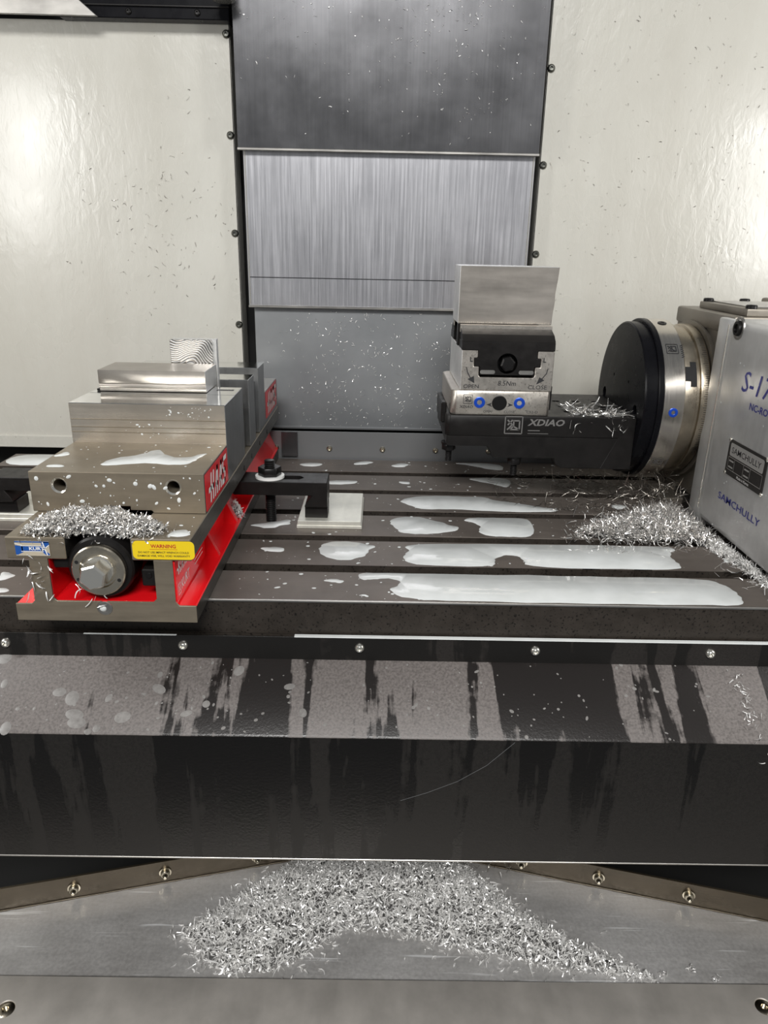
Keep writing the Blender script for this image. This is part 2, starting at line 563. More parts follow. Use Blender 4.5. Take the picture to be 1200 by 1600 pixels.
# ================================================================== the setting
YW = 545            # face of the back wall
X_OP0, X_OP1 = -206, 217
wl = B().box(-800, X_OP0, YW, YW + 3, 5, 566, .3)
wl.box(-800, X_OP0, YW - 3, YW + 3, -13, 6, .8)                    # folded lip along the bottom
wl.box(X_OP0 - 1.5, X_OP0, YW, YW + 40, -13, 566, .2)
wall_l = struct(wl.build('wall_back_left', 'wall', origin=(-500, YW, -13)), 'cream enamelled back wall panel left of the way covers')
wr = B().box(X_OP1, 880, YW, YW + 3, -13, 760, .3)
wr.box(X_OP1, X_OP1 + 1.5, YW, YW + 40, -13, 760, .2)
wall_r = struct(wr.build('wall_back_right', 'wall', origin=(550, YW, -13)), 'cream enamelled back wall panel right of the way covers')
def wall_rivets(par, pts):
    x, z = pts[0]
    first = B().lathe('Y', (x, YW, z), button_screw(-1, 5.2, 3.4), 24).build('screw', 'rivet', par)
    copies(first, [(a - x, 0, c - z) for a, c in pts[1:]], par)
wall_rivets(wall_l, [(-210.5, 561 - 7), (-211, 434), (-211, 308), (-211, 181), (-211, 55)])
wall_rivets(wall_r, [(222, 523), (222, 405), (222, 288), (222, 170), (222, 640), (222, 52)])
struct(B().box(-806, -800, -420, YW, -420, 900, .3).build('wall_left', 'wall'))
struct(B().box(880, 886, -420, YW, -420, 900, .3).build('wall_right', 'wall'))
struct(B().box(-806, 886, YW + 60, YW + 66, -474, 900, 0).build('wall_dark_backing', 'dark'), 'black panel added behind the way covers and walls to keep the gaps dark')  # added sheet, its black stands in for shade behind the gaps
struct(B().box(-806, 886, -420, YW + 60, -480, -474, 0).build('floor', 'dark'), 'near-black floor added below the machine table to keep the gaps dark')  # added floor, coloured near-black for the darkness under the table

# top rail, guard plate and nozzle at the upper left
rail = thing('top_rail', 'black steel rail above the left cream wall panel', 'rail', (-350, 528, 566))
B().box(-420, -201, 522, 543, 564, 640, 1).build('beam', 'black_gloss', rail)
B().box(-420, -201, 519.5, 522, 577, 579, .4).build('seam', 'bolt_black', rail)
first = B().lathe('Y', (-330, 522, 571.5), button_screw(-1, 4, 2.6), 16).build('screw', 'bolt_black', rail)
copies(first, [(88, 0, 0)], rail)
gp = B().prism([(-800, 565), (-368, 563.5), (-425, 610), (-425, 680), (-800, 680)], 'Y', 514, 518, .6)
tag(gp.build('guard_plate', 'stainless'), 'grey sheet metal guard plate with slanted edge in the top left corner', 'guard plate')
nz = thing('coolant_nozzle', 'short dark round nozzle with bright rim at top of the left wall', 'nozzle', (-203, 500, 579))
B().lathe('Z', (-203, 497, 580), [(11, 0), (15, 2), (15, 5), (13, 6), (13, 60)], 32).build('body', 'bolt_black', nz)
B().lathe('Z', (-203, 497, 580), [(9, -1), (14.6, -1), (15.4, .8), (15.2, 2)], 32).build('rim', 'chrome', nz)

# ------------------------------------------------------------------ telescoping way covers
def way_cover(name_label, x0, x1, yf, z0, z1, mat, lipmat):
    t = thing('way_cover', name_label, 'way cover', ((x0 + x1) / 2, yf, z0), 'telescoping way covers on the column')
    pb = B().box(x0, x1, yf, yf + 2, z0, z1, .5)
    pb.box(x0, x0 + 2, yf + 1, yf + 22, z0, z1, .3).box(x1 - 2, x1, yf + 1, yf + 22, z0, z1, .3)
    pb.build('panel', mat, t)
    B().box(x0 - .5, x1 + .5, yf - 2.4, yf + 3, z0 - 2.2, z0 + 1.6, .8).build('wiper_lip', lipmat, t)
    return t
way_cover('dull grey steel way cover panel, topmost of the three', -197, 210, 518, 415, 800, 'cover_top', 'stainless')
mid = way_cover('bright brushed steel way cover panel, middle of the three', -191.5, 207, 526, 209.5, 440, 'cover_mid', 'stainless')
B().box(-190, 205, 525.3, 526.3, 249, 250.2, .2).build('crease', 'cover_top', mid)
B().box(-190, -188.6, 525.2, 526.4, 212, 413, .2).build('edge_fold', 'chrome', mid)
B().box(204, 205.4, 525.2, 526.4, 212, 413, .2).build('edge_fold', 'chrome', mid)
way_cover('grey way cover panel speckled with chips, lowest of the three', -185.5, 204, 534, 29, 230, 'cover_low', 'grey_paint')

# rear guard strip with screws, between table and lowest cover
rg = thing('rear_guard', 'grey sheet metal strip with screws along the back of the table', 'guard strip', (0, 462, -40))
B().box(-183, 420, 462, 464, -40, 40, .4).build('plate', 'grey_paint', rg)
B().box(-183, 420, 459.5, 462, -6, -1, .8).build('foot_bead', 'grey_paint', rg)
B().box(-141, -118, 456.5, 462, 4, 40, .4).build('tab', 'cover_top', rg)
first = B().lathe('Y', (-72, 462, 15), button_screw(-1, 4.2, 3), 20).build('screw', 'screw', rg)
copies(first, [(77.5 * k, 0, 0) for k in (-1, 1, 2, 3, 4)], rg)

# ------------------------------------------------------------------ T-slot table
tb = thing('machine_table', 'long dark steel machine table with five T-slots', 'table', (80, 228, -90))
TX0, TX1 = -528, 700
ys = [0] + [v for k in range(5) for v in (60.5 + 80 * k, 76.5 + 80 * k)] + [457.5]
for k in range(6):
    y0, y1 = ys[2 * k], ys[2 * k + 1]
    if k == 1:      # two round chip pockets bite into the front edge of the second strip
        pts = [(TX0, y0)]
        for cx in (210.5, 261.5):
            pts += [(cx - 9 * math.cos(a), y0 + 4.5 * math.sin(a)) for a in [PI * i / 10 for i in range(11)]]
        pts += [(TX1, y0), (TX1, y1), (TX0, y1)]
        sb = B().prism(pts, 'Z', -34, 0, 0)
    else:
        sb = B().box(TX0, TX1, y0, y1, -34, 0, .5)
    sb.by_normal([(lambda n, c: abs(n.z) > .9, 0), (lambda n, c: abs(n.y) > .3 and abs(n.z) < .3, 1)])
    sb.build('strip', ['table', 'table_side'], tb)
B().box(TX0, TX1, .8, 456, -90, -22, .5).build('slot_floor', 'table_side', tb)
B().box(TX0, TX1, -1.2, 1, -2.2, .05, .5).build('edge_chamfer', 'stainless', tb)

# ------------------------------------------------------------------ front apron
ap = thing('apron_cover', 'black painted sheet metal apron with streaks of dried coolant below the table', 'cover', (20, -30, -221))
AX0, AX1 = -640, 660
B().box(AX0, AX1, -7, -5, -56, -33, .3).build('screw_strip', 'apron_strip', ap)
B().prism([(-6, -55), (-69.5, -90), (-70.5, -91.5), (-69.5, -92.5), (-6, -58)], 'X', AX0, AX1).build('sloped_panel', 'apron_slope', ap)
B().box(AX0, AX1, -70.5, -68.5, -221, -91, .5).build('front_panel', 'apron_face', ap)
B().box(AX0, AX1, -70.8, -66, -222, -220, .5).build('bottom_hem', 'stainless', ap)
B().box(AX0, AX1, -70.9, -69.6, -92.2, -90.6, .5).build('bend_line', 'apron_slope', ap)
first = B().lathe('Y', (-14, -7, -43), button_screw(-1, 4.3, 3.4), 20).build('screw', 'chrome', ap)
copies(first, [(156.8 * k, 0, 0) for k in (-2, -1, 1, 2)], ap)
sc = [(118, -93.5), (96, -117), (72, -134), (47, -146), (24, -155)]
flat([stroke(sc[i], sc[i + 1], .45) for i in range(4)], (0, -70.5, 0), (1, 0, 0), (0, 0, 1), 'grey_paint', ap, 'scratch', .1)
cb = B().box(-72, 660, -7.6, -2.6, -33.4, -32.4, .4)
tag(cb.build('coolant_bead', 'coolant'), 'thin white line of coolant lying along the ledge under the table front', 'coolant line')
cb = B().box(-258, -176, -7.4, -5.4, -33.4, -32.6, .3)
tag(cb.build('coolant_bead', 'coolant'), 'short white line of coolant on the ledge below the red vise', 'coolant line')

# ------------------------------------------------------------------ chip tray and door sill
ZT = -400
def vy(x):          # plan of the V-shaped rear edge of the tray
    return 131 + .2475 * x if x < 15 else 138.4 - .2475 * x
tr = thing('chip_tray', 'worn grey steel chip tray with V-shaped rear flanges under the apron', 'tray', (15, 0, ZT - 4))
B().prism([(-620, -47), (660, -47), (660, vy(660)), (15, vy(15)), (-620, vy(-620))], 'Z', ZT - 3, ZT, .3).build('pan', 'tray', tr)
for side, xa, xb in ((-1, -620, 15), (1, 15, 660)):
    ya, yb = vy(xa + .01), vy(xb - .01 if side > 0 else xb - .01)
    d = Vector((xb - xa, yb - ya, 0)); L = d.length; d.normalize()
    n = Vector((d.y, -d.x, 0))
    A = Vector((xa, ya, 0))
    fb = B()
    pr = [(0, 0), (0, 30), (2.5, 30), (2.5, 0)]
    vv = []
    for t in (0, L):
        for o_, z_ in pr:
            q = A + d * t - n * o_
            vv.append((q.x, q.y, ZT + z_))
    fb.add(vv, [(0, 1, 2, 3), (7, 6, 5, 4), (0, 4, 5, 1), (1, 5, 6, 2), (2, 6, 7, 3), (3, 7, 4, 0)])
    fl = fb.build('flange', 'oily', tr)
    wb = B()            # weld bead along the crease
    vv, ff = [], []
    N_ = 90
    rnd = random.Random(5)
    for i in range(N_ + 1):
        q = A + d * (L * i / N_) + n * .4
        r_ = .9 + .7 * rnd.random()
        for k in range(5):
            a = PI / 2 * k / 4
            p = q + n * (r_ * math.cos(a))
            vv.append((p.x, p.y, ZT + r_ * math.sin(a) + .2))
    for i in range(N_):
        for k in range(4):
            ff.append((i * 5 + k, i * 5 + k + 1, i * 5 + k + 6, i * 5 + k + 5))
    wb.add(vv, ff).build('weld_bead', 'oily', tr)
    for bx in ([-331, -236, -135] if side < 0 else [177, 262, 357]):
        by = vy(bx)
        m = Matrix((Vector((d.x, d.y, 0)), -n, Vector((0, 0, 1)))).transposed()     # local y runs along -n
        for nm, prof, mt in (('bolt', [(6.8, 0), (6.8, -1.4), (5.2, -1.6), (5.2, -4.6), (4.4, -5.6), (3.0, -6), (2.4, -9), (1.6, -9.8), (0, -10)], 'screw'),):
            bb = B().lathe('Y', (0, 0, 0), prof, 20)
            bb.v = [tuple(m @ Vector(p) + Vector((bx, by, ZT + 15))) for p in bb.v]
            bb.build(nm, mt, tr)
ds = thing('door_sill', 'worn warm grey metal door sill with countersunk screws across the bottom', 'sill', (20, -150, ZT))
s_ = B().box(-640, 680, -300, -49, ZT - 3, ZT + 6, 1.2).build('plate', 'sill', ds)
scr = [(-345, -84), (384, -73)]
cutb = B()
for x, y in scr: cutb.lathe('Z', (x, y, ZT + 6.2), [(0, -5), (5, -5), (9.5, .3), (9.5, 2)], 28)
cut(s_, cutb)
first = B().lathe('Z', (scr[0][0], scr[0][1], ZT + 1.6), [(5.0, -.4), (8.6, 3.6), (8.0, 4.0), (3.2, 4.0), (3.0, 1.2), (0, 1.2)], 28).build('screw', 'ring', ds)
copies(first, [(scr[1][0] - scr[0][0], scr[1][1] - scr[0][1], 0)], ds)

# ================================================================== the large vise
VX0, VX1 = -297.5, -147.5
VC = -222.5
vise = thing('machine_vise', 'large grey and red milling vise with square jaws clamped to the table', 'vise', (VC, 210, 0))
RX = Vector((1, 0, 0)); RY = Vector((0, 1, 0)); RZ = Vector((0, 0, 1))
# base: foot, two webs and floor; machined faces bare, the rest red
bb = B()
bb.box(-293, -146.5, -44, 465, 0, 15, .8)
foot = bb.by_normal([(lambda n, c: n.z > .7, 1)]).build('foot', ['vise_side', 'red'], vise)
front = B()             # bare machined front face of the casting (H-shaped)
front.prism([(-293, 0), (-146.5, 0), (-146.5, 15), (-160, 15), (-163, 18), (-163, 55), (-178, 55), (-178, 21), (-181, 18), (-259, 18), (-262, 21), (-262, 55), (-277, 55), (-277, 18), (-280, 15), (-293, 15)], 'Y', -44.6, -43, .2)
fo = front.build('front_face', 'vise_steel', vise)
cut(fo, B().cyl('Y', (-221, -44, 12), 6.4, -4, 6, 28, .2))
B().lathe('Y', (-221, -45.6, 12), [(6.2, 1.0), (5.2, .6), (3.4, .9), (3.2, 2.4), (0, 2.6)], 28).build('plug_screw', 'stainless', vise)
B().lathe('Y', (-222.5, -45, 11.6), [(2.9, .6), (2.4, -.2), (1.4, -.8), (0, -1.0)], 20).build('coolant_drop', 'coolant', vise)
for nm, xa, xb in (('web', -277, -262), ('web', -178, -163)):
    B().box(xa, xb, -43, 462, 12, 55, 1).build(nm, 'red', vise)
B().box(-263, -177, -43, 462, 10, 18, .5).build('channel_floor', 'red', vise)
# ribs that stiffen the foot outside the webs
for k, (y0, y1) in enumerate(((-43, -39), (60, 66), (150, 158), (246, 254), (330, 336), (455, 463))):
    for xa, xb in ((-163.5, -149), (-291, -276.5)):
        if k == 0: continue
        xi, xo = (xa, xb) if xa > VC else (xb, xa)
        B().prism([(xi, 14.5), (xo, 14.5), (xi, 46)], 'Y', y0, y1).build('rib', 'red', vise)
B().prism([(-163.5, 14.5), (-149, 14.5), (-163.5, 54)], 'Y', 262, 455).build('side_slope', 'red', vise)
# bed rails
for xa, xb in ((VX0 + 3.5, -247), (-195, VX1)):
    rb = B().box(xa, xb, -44, 478, 54.5, 73, .7)
    rb.by_normal([(lambda n, c: n.z > .7, 0), (lambda n, c: n.y < -.7, 0), (lambda n, c: abs(n.x) > .5, 1)])
    rb.build('bed_rail', ['vise_steel', 'vise_side'], vise)
# bolt heads along the side of the rail
first = B().cyl('X', (VX1, 196, 62), 3, -1, .6, 16, .3).build('side_screw', 'bolt_black', vise)
copies(first, [(0, 50, 0), (0, 110, 0), (0, 170, 0)], vise)
# screw, thrust collar and hexagon
SC = (-221, 0, 47)
B().lathe('Y', (SC[0], -44, SC[2]), [(0, 26), (26.5, 26), (26.5, 3), (25, 1), (22, .2), (22, -1), (0, -1)], 48).build('collar_housing', 'black_oxide', vise)
B().lathe('Y', (SC[0], -45, SC[2]), [(0, 0), (21.4, 0), (21.4, -3.4), (20.4, -4.4), (14.8, -4.4), (14.2, -2.2), (11, -2.0), (0, -2.0)], 48).build('thrust_ring', 'ring', vise)
for a in (-25, 155, 205):
    p = (SC[0] + 17.8 * math.cos(math.radians(a)), -49.5, SC[2] + 17.8 * math.sin(math.radians(a)))
    B().lathe('Y', p, [(1.7, .2), (1.5, -.1), (0, 0)], 12).build('pin_hole', 'dark', vise)
hx = B().lathe('Y', (SC[0], -46, SC[2]), [(11, 0), (11, -15.6), (9.6, -17.2), (0, -17.2)], 6, 0, .25)
hx.lathe('Y', (SC[0], -46, SC[2]), [(12.6, 0), (12.6, -2), (11.4, -3.4), (0, -3.4)], 32)
hx.build('drive_hexagon', 'chrome', vise, 25)
B().box(-190, -176.5, -40, -8, 30, 45, 1).build('keeper_block', 'black_oxide', vise)
B().cyl('Y', (-184, -40.4, 40), 2.4, -.6, .5, 16, .2).build('keeper_screw', 'bolt_black', vise)
B().box(-261, -247, -38, 60, 44, 54, 1).build('nut_rail', 'black_oxide', vise)
B().cyl('Y', (SC[0], -20, SC[2]), 14, 0, 460, 24, 1).build('lead_screw', 'black_oxide', vise)
# movable jaw with notch over the screw and two tapped holes
mj = B().prism([(VX0 + .5, 73.2), (-234, 73.2), (-234, 79), (-213, 79), (-213, 75.5), (-195, 75.5), (-193, 73.2), (VX1 - .5, 73.2), (VX1 - .5, 109), (VX0 + .5, 109)], 'Y', 15.5, 114.5, .5)
mj.by_normal([(lambda n, c: n.x > .7, 1)])
mjo = mj.build('movable_jaw', ['vise_steel', 'vise_side'], vise)
cutb = B()
for x in (-272, -175): cutb.lathe('Y', (x, 15, 96.8), [(7.4, -2), (6.8, .6), (5.4, 1.8), (5.4, 26)], 28)
cut(mjo, cutb)
for x in (-272, -175):
    B().lathe('Y', (x, 15, 96.8), [(6.9, .3), (6.7, .25), (5.35, 1.7), (5.3, 2.2), (5.5, 2.2), (6.9, .9)], 32, loop=True).build('hole_chamfer', 'chrome', mjo)
    B().cyl('Y', (x, 40, 96.8), 5.35, -2, 1, 20, .1).build('hole_bottom', 'dark', mjo)
# red maker's labels on the right-hand sides
def side_label(y0, y1, z0, z1, par, x=VX1 - .2):
    lb = flat([rrect(y1 - y0, z1 - z0, .8)], (x, y0, z0), RY, RZ, 'sticker_red', par, 'red_label', .3, .3)
    w, h = y1 - y0, z1 - z0
    polys = [[(px * .93 + w * .085, py * .78 + h * .1) for px, py in p] for p in brand_letters(w * .88, h)]
    flat(polys, (x, y0, z0), RY, RZ, 'white', lb, 'lettering', .45)
    return lb
side_label(17, 111, 74.5, 107.5, mjo, VX1 - .4)
# jaw plates
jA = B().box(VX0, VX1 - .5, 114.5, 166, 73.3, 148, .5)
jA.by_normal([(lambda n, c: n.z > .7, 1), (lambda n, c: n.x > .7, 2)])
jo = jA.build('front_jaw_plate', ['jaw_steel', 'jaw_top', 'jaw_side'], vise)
for z in (119.5, 124.5, 132):
    B().box(VX0 + .6, VX1 - 1, 114.1, 114.7, z, z + .7, .15).build('groove', 'vise_steel', jo)
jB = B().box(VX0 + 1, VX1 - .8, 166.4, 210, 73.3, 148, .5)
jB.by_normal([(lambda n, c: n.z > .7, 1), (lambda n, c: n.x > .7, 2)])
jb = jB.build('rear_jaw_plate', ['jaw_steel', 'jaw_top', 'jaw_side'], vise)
B().box(-172, -154, 190, 196, 147.6, 148.15, .1).build('stamped_mark', 'print_black', jb)
B().box(VX0 + 4, VX1 - 6, 210, 246, 73.3, 104, .5).build('filler', 'vise_side', vise)
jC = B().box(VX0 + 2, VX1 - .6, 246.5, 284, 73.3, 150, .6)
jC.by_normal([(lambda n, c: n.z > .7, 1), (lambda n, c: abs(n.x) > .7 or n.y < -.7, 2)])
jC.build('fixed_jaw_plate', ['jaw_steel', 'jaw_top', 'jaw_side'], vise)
jD = B().box(VX0 + 1, VX1 - .4, 314, 360, 73.3, 153, .6).box(VX0 + 4, VX1 - 5, 284, 314, 73.3, 138, .4)
jD.by_normal([(lambda n, c: n.z > .7, 1), (lambda n, c: abs(n.x) > .7 or n.y < -.7, 2)])
jD.build('backing_jaw', ['jaw_steel', 'jaw_top', 'jaw_side'], vise)
fj = B().prism([(360, 73.2), (478, 73.2), (474, 112), (468, 115), (360, 115)], 'X', VX0 + .5, VX1 - .5, .5)
fj.by_normal([(lambda n, c: n.z > .7, 0), (lambda n, c: n.x > .7, 1)])
fjo = fj.build('fixed_jaw', ['stainless', 'jaw_side'], vise)
side_label(367, 465, 79, 113.5, fjo, VX1 - .4)
# print on the red web
wb_ = flat([rrect(100, 35, 1)], (-163, -42, 17.5), RY, RZ, 'red', vise, 'web_panel', 1.0, 1.0)
polys = [[(px, py) for px, py in p] for p in brand_letters(40, 11)]
flat(polys, (-162, -38, 38), RY, RZ, 'white', wb_, 'lettering', .15)
lettering('KURT', (-162, -27, 22), RY, RZ, 'white', wb_, 26, 8.5, bold=.02)
flat([stroke(a, b, .8) for a, b in (((0, 0), (7, 0)), ((7, 0), (7, 9)), ((7, 9), (0, 9)), ((0, 9), (0, 0)), ((1.6, 2), (5.4, 7)), ((5.4, 2), (1.6, 7)))], (-162, -37, 21), RY, RZ, 'white', wb_, 'emblem', .15)
flat([[(0, k * 4), (30, k * 4), (30, k * 4 + 1), (0, k * 4 + 1)] for k in range(3)], (-162, 18, 24), RY, RZ, 'white', wb_, 'fine_print', .15)
# labels on the front of the bed rails
lab = flat([rrect(49, 15.6, 4)], (-193.5, -44.4, 56.2), RX, RZ, 'yellow', vise, 'warning_label', .5, .4)
lettering('WARNING', (-169, -44.9, 66), RX, RZ, 'print_red', lab, 20, 3.2, bold=.025, center=True)
flat([[(0, 0), (22, 0), (22, .3), (0, .3)]], (-180, -44.9, 64.7), RX, RZ, 'print_red', lab, 'underline', .12)
lettering('DO NOT USE IMPACT WRENCH COULD', (-169, -44.9, 61.4), RX, RZ, 'print_black', lab, 40, 1.7, bold=.012, center=True)
lettering('DAMAGE VISE, WILL VOID WARRANTY', (-169, -44.9, 58.2), RX, RZ, 'print_black', lab, 41.5, 1.9, bold=.012, center=True)
kl = flat([rrect(27, 12.5, .5)], (-286, -44.4, 57.5), RX, RZ, 'label_tan', vise, 'maker_label', .4, .3)
kp = [[(0, 9), (6, 8), (6, 3), (1.5, .8), (0, .8)], [(0, 11.3), (27, 11.3), (27, 12.4), (0, 12.4)], [(5, 4.2), (22, 4.2), (22, 8.2), (5, 8.2)], [(21, 12), (27, 12), (27, 9), (21, 5)], [(21, 6.5), (26.6, 2), (26.6, .6), (24, .6), (20, 4.5)]]
flat(kp, (-286, -44.8, 57.5), RX, RZ, 'label_blue', kl, 'blue_print', .1)
lettering('KURT', (-275, -44.9, 62.4), RX, RZ, 'white', kl, 12, 2.8, bold=.03)
flat([stroke((0, 10.5), (5.8, 9), .5), stroke((22, 12), (25, .5), .9), stroke((21, 4.6), (27, 9.4), .7), stroke((4.6, 3.8), (22.4, 3.8), .5), stroke((4.6, 8.6), (22.4, 8.6), .5)], (-286, -44.95, 57.5), RX, RZ, 'white', kl, 'white_print', .12)

# ------------------------------------------------------------------ workpieces on the large vise
bar = B().prism([(174, 148.6), (224, 148.6), (224, 156), (226, 156), (226, 170.3), (172, 170.3), (172, 157.2), (173.6, 156.6), (173.6, 155.6), (172.6, 155), (172.6, 152.6), (174, 152)], 'X', -288, -178.5, .25)
bar.by_normal([(lambda n, c: n.x > .7, 1)])
tag(bar.build('aluminium_bar', ['alu', 'alu_side']), 'long flat aluminium bar stock lying on top of the large vise jaws', 'bar stock')
B().box(-292, -276, 176, 186, 148.2, 150.4, .3).build('parallel', 'bolt_black', vise)
sw = B().box(-228, -182.5, 228.5, 234, 128, 195.3, .5)
swb = B().box(-227, -182, 234, 235.8, 128, 193, .1, mi=1).box(-228, -179.5, 235.8, 245.8, 128, 195.3, .5, mi=1)
sw.v += []; k = len(sw.v)
sw.add(swb.v, swb.f, 1)
tag(sw.build('swirl_plate', ['swirl', 'alu_side']), 'small square aluminium block with swirl-milled face held upright in the vise', 'workpiece')

# ------------------------------------------------------------------ strap clamps and shim plates beside the vise
def strap_clamp(label, x_in, x_out, yc, mir):
    t = thing('strap_clamp', label, 'clamp', ((x_in + x_out) / 2, yc, 0), 'strap clamps holding the large vise')
    xs = sorted((x_in, x_out))
    s = 1 if x_out > x_in else -1
    pf = [(x_in, 36), (x_out - s * 17, 36), (x_out - s * 23, 28), (x_out - s * 25, 23), (x_out, 23), (x_out, 51), (x_in, 51)] if s > 0 else [(x_in, 36), (x_in, 51), (x_out, 51), (x_out, 23), (x_out + 25, 23), (x_out + 23, 28), (x_out + 17, 36)]
    st = B().prism(pf, 'Y', yc - 19, yc + 19, .7).build('strap', 'black_oxide', t)
    cx = x_in + s * 38
    sl = B().prism([(cx - s * 6 + 0, yc - 7), (cx + s * 33, yc - 7), (cx + s * 38, yc), (cx + s * 33, yc + 7), (cx - s * 6, yc + 7)][::s], 'Z', 30, 60)
    cut(st, sl)
    thread(B(), 'Z', (cx, yc, 0), 6.0, -8, 71, 2.2, 20).build('stud', 'bolt_black', t)
    B().lathe('Z', (cx, yc, 51), [(7, .1), (16, .1), (16, 2.6), (7, 2.6)], 32, loop=True).build('washer', 'white_washer', t)
    B().prism(hexpoly((cx, yc), 13.2, .2), 'Z', 53.6, 63.5, .9).build('nut', 'bolt_black', t)
    return t
strap_clamp('black strap clamp with stud and nut on the right side of the vise', -158, -55.5, 199, 1)
strap_clamp('black strap clamp at the left edge behind the red vise', -285, -424, 199, -1)
def shim(label, x0, x1, y0, y1):
    p = B().box(x0, x1, y0, y1, 0, 8.6, .5)
    p.box(x0 - 1, x1 + 1, y0 - 1, y1 + 1, 0, 3.5, .4)
    return tag(p.build('shim_plate', 'shim'), label, 'plate', 'shim plates under the strap clamps')
shim('pale square shim plate on the table under the right strap clamp toe', -88, -18, 176, 276)
shim('pale coolant covered shim plate left of the vise under a clamp toe', -442, -342, 182, 290)
sp = B().box(-424, -398, 186, 214, 8.6, 22.8, .6)
tag(sp.build('spacer_block', 'bolt_black'), 'small dark spacer block between left clamp toe and shim plate', 'block')
sp = B().box(-80.5, -55.5, 186, 212, 8.6, 22.8, .6)
tag(sp.build('spacer_block', 'black_oxide'), 'small dark spacer block between right clamp toe and shim plate', 'block')

# ================================================================== rotary table on the right
AY, AZ = 328, 123           # spindle axis
ro = thing('rotary_table', 'silver indexing rotary table housing with blue lettering at the right edge', 'rotary table', (480, 250, 0))
RL = Vector((0, -1, 0))     # reading direction on the face that looks left
cv = B()
cv.box(367, 620, -8, 213, 8, 230, 9, seg=4)
cvo = cv.build('gear_cover', 'cover_silver', ro)
B().box(369, 620, 206, 243, 0, 229, 2, seg=2).build('flange_plate', 'cover_silver', ro)
B().box(366.2, 367.6, 211.6, 213.2, 20, 224, .3).build('cover_seam', 'chrome', ro)
cs = B().prism([(243, 0), (385, 0), (385, 218), (382, 226), (374, 230), (243, 230)], 'X', 379, 620, 1.5)
cs.build('casting', 'casting', ro)
B().box(376, 620, 222, 385, 212, 231, 3, seg=2).build('shoulder', 'casting', ro)
B().box(372, 400, 230, 300, 0, 18, 1.5).build('base_foot', 'black_oxide', ro)
B().box(350, 380, 268, 330, 0, 12, 1.5).build('clamp_lug', 'casting', ro)
pl = B().box(390, 600, 226, 352, 231, 239, 1.5, seg=2).build('top_plate', 'casting', ro)
B().box(402, 580, 238, 342, 239, 240.4, .5).build('raised_pad', 'stainless', pl)
first = B().lathe('Z', (398, 346, 239), [(6, 0), (6, 3), (5, 4), (3, 4), (2.8, 2), (0, 2)], 20).build('bolt', 'bolt_black', pl)
copies(first, [(44, 0, 0), (100, 0, 0), (-1, -113, 0), (70, -113, 0)], pl)
B().box(480, 620, 352, 384, 231, 243, 3, seg=2).build('rear_ridge', 'casting', ro)
B().lathe('X', (367, 190, 222), [(8, .4), (8, -2.2), (7, -3), (4.6, -3), (4.4, -1.2), (0, -1.2)], 28).build('cover_bolt', 'bolt_black', cvo)
B().lathe('X', (367, 190, 222), [(12, 1), (11.5, -.5), (9, -.6), (9, 1)], 28, loop=True).build('bolt_boss', 'stainless', cvo)
# spindle platen: stepped steel with a T-slot and graduations
B().lathe('X', (0, AY, AZ), [(0, 342), (88.5, 342), (89, 343), (89, 357), (87.5, 358), (87.5, 361), (90, 362), (90.5, 364), (90.5, 371), (89, 373), (84, 374), (84, 380), (0, 380)], 96).build('platen', 'platen', ro)
B().lathe('X', (0, AY, AZ), [(84, 374), (95, 374), (95, 379.5), (84, 379.5)], 96, loop=True).build('seal_ring', 'casting', ro)
ts = B()
def on_rim(x, ang, r):
    a = math.radians(ang)
    return Vector((x, AY - r * math.cos(a), AZ + r * math.sin(a)))
def rim_patch(b, x0, x1, a0, a1, r, n=6):
    vv, ff = [], []
    for i in range(n + 1):
        a = a0 + (a1 - a0) * i / n
        vv += [on_rim(x0, a, r), on_rim(x1, a, r)]
    for i in range(n):
        ff.append((2 * i, 2 * i + 1, 2 * i + 3, 2 * i + 2))
    b.add(vv, ff)
rim_patch(ts, 342.5, 350, 23, 34, 89.3)
rim_patch(ts, 350, 357, 19, 38, 89.3)
ts.build('t_slot', 'dark', ro)
gr = B()
for k in range(60):
    a = 60 - k * 1.6
    rim_patch(gr, 366 if k % 5 else 364.6, 370.6, a, a + .35, 90.7, 1)
gr.build('graduations', 'print_black', ro)
# print on the cover
lettering('SAMCHULLY', (366.9, 169.5, 46.2), RL, RZ, 'print_blue', cvo, 92, 7.6, bold=.006)
lettering('S-170', (366.9, 162, 163), RL, RZ, 'print_blue', cvo, 74, 21, shear=.2, bold=.004)
lettering('NC-ROTARY', (366.9, 138, 148.5), RL, RZ, 'print_blue', cvo, 66, 7.2, bold=.02)
npz = flat([rrect(80, 37, 1.5)], (366.9, 163.5, 76), RL, RZ, 'plate_dark', cvo, 'nameplate', .9, .9)
flat([rrect(71, 13.5, 2.2)], (366.0, 159, 96.5), RL, RZ, 'plate_light', npz, 'name_panel', .15)
lettering('SAMCHULLY', (365.9, 155, 100), RL, RZ, 'print_black', npz, 62, 6.2, bold=.004)
cells = [stroke(a, b, .5) for a, b in (((0, 0), (72, 0)), ((72, 0), (72, 13)), ((72, 13), (0, 13)), ((0, 13), (0, 0)), ((14, 0), (14, 13)), ((34, 0), (34, 13)), ((48, 0), (48, 13)))]
cells += [[(x, y), (x + w, y), (x + w, y + 1.6), (x, y + 1.6)] for x, w in ((2, 10), (36, 10)) for y in (2.2, 8.6)]
flat(cells, (366.0, 159.5, 82), RL, RZ, 'plate_light', npz, 'data_table', .15)
lettering('Made in Korea', (366.0, 136, 77.6), RL, RZ, 'white', npz, 26, 2.8)
for dy, dz in ((1, 1), (79, 1), (1, 36), (79, 36)):
    B().lathe('X', (366.3, 163.5 - dy, 76 + dz), [(2.4, .6), (2.2, -.6), (1.2, -1.3), (0, -1.4)], 14).build('rivet', 'chrome', npz)

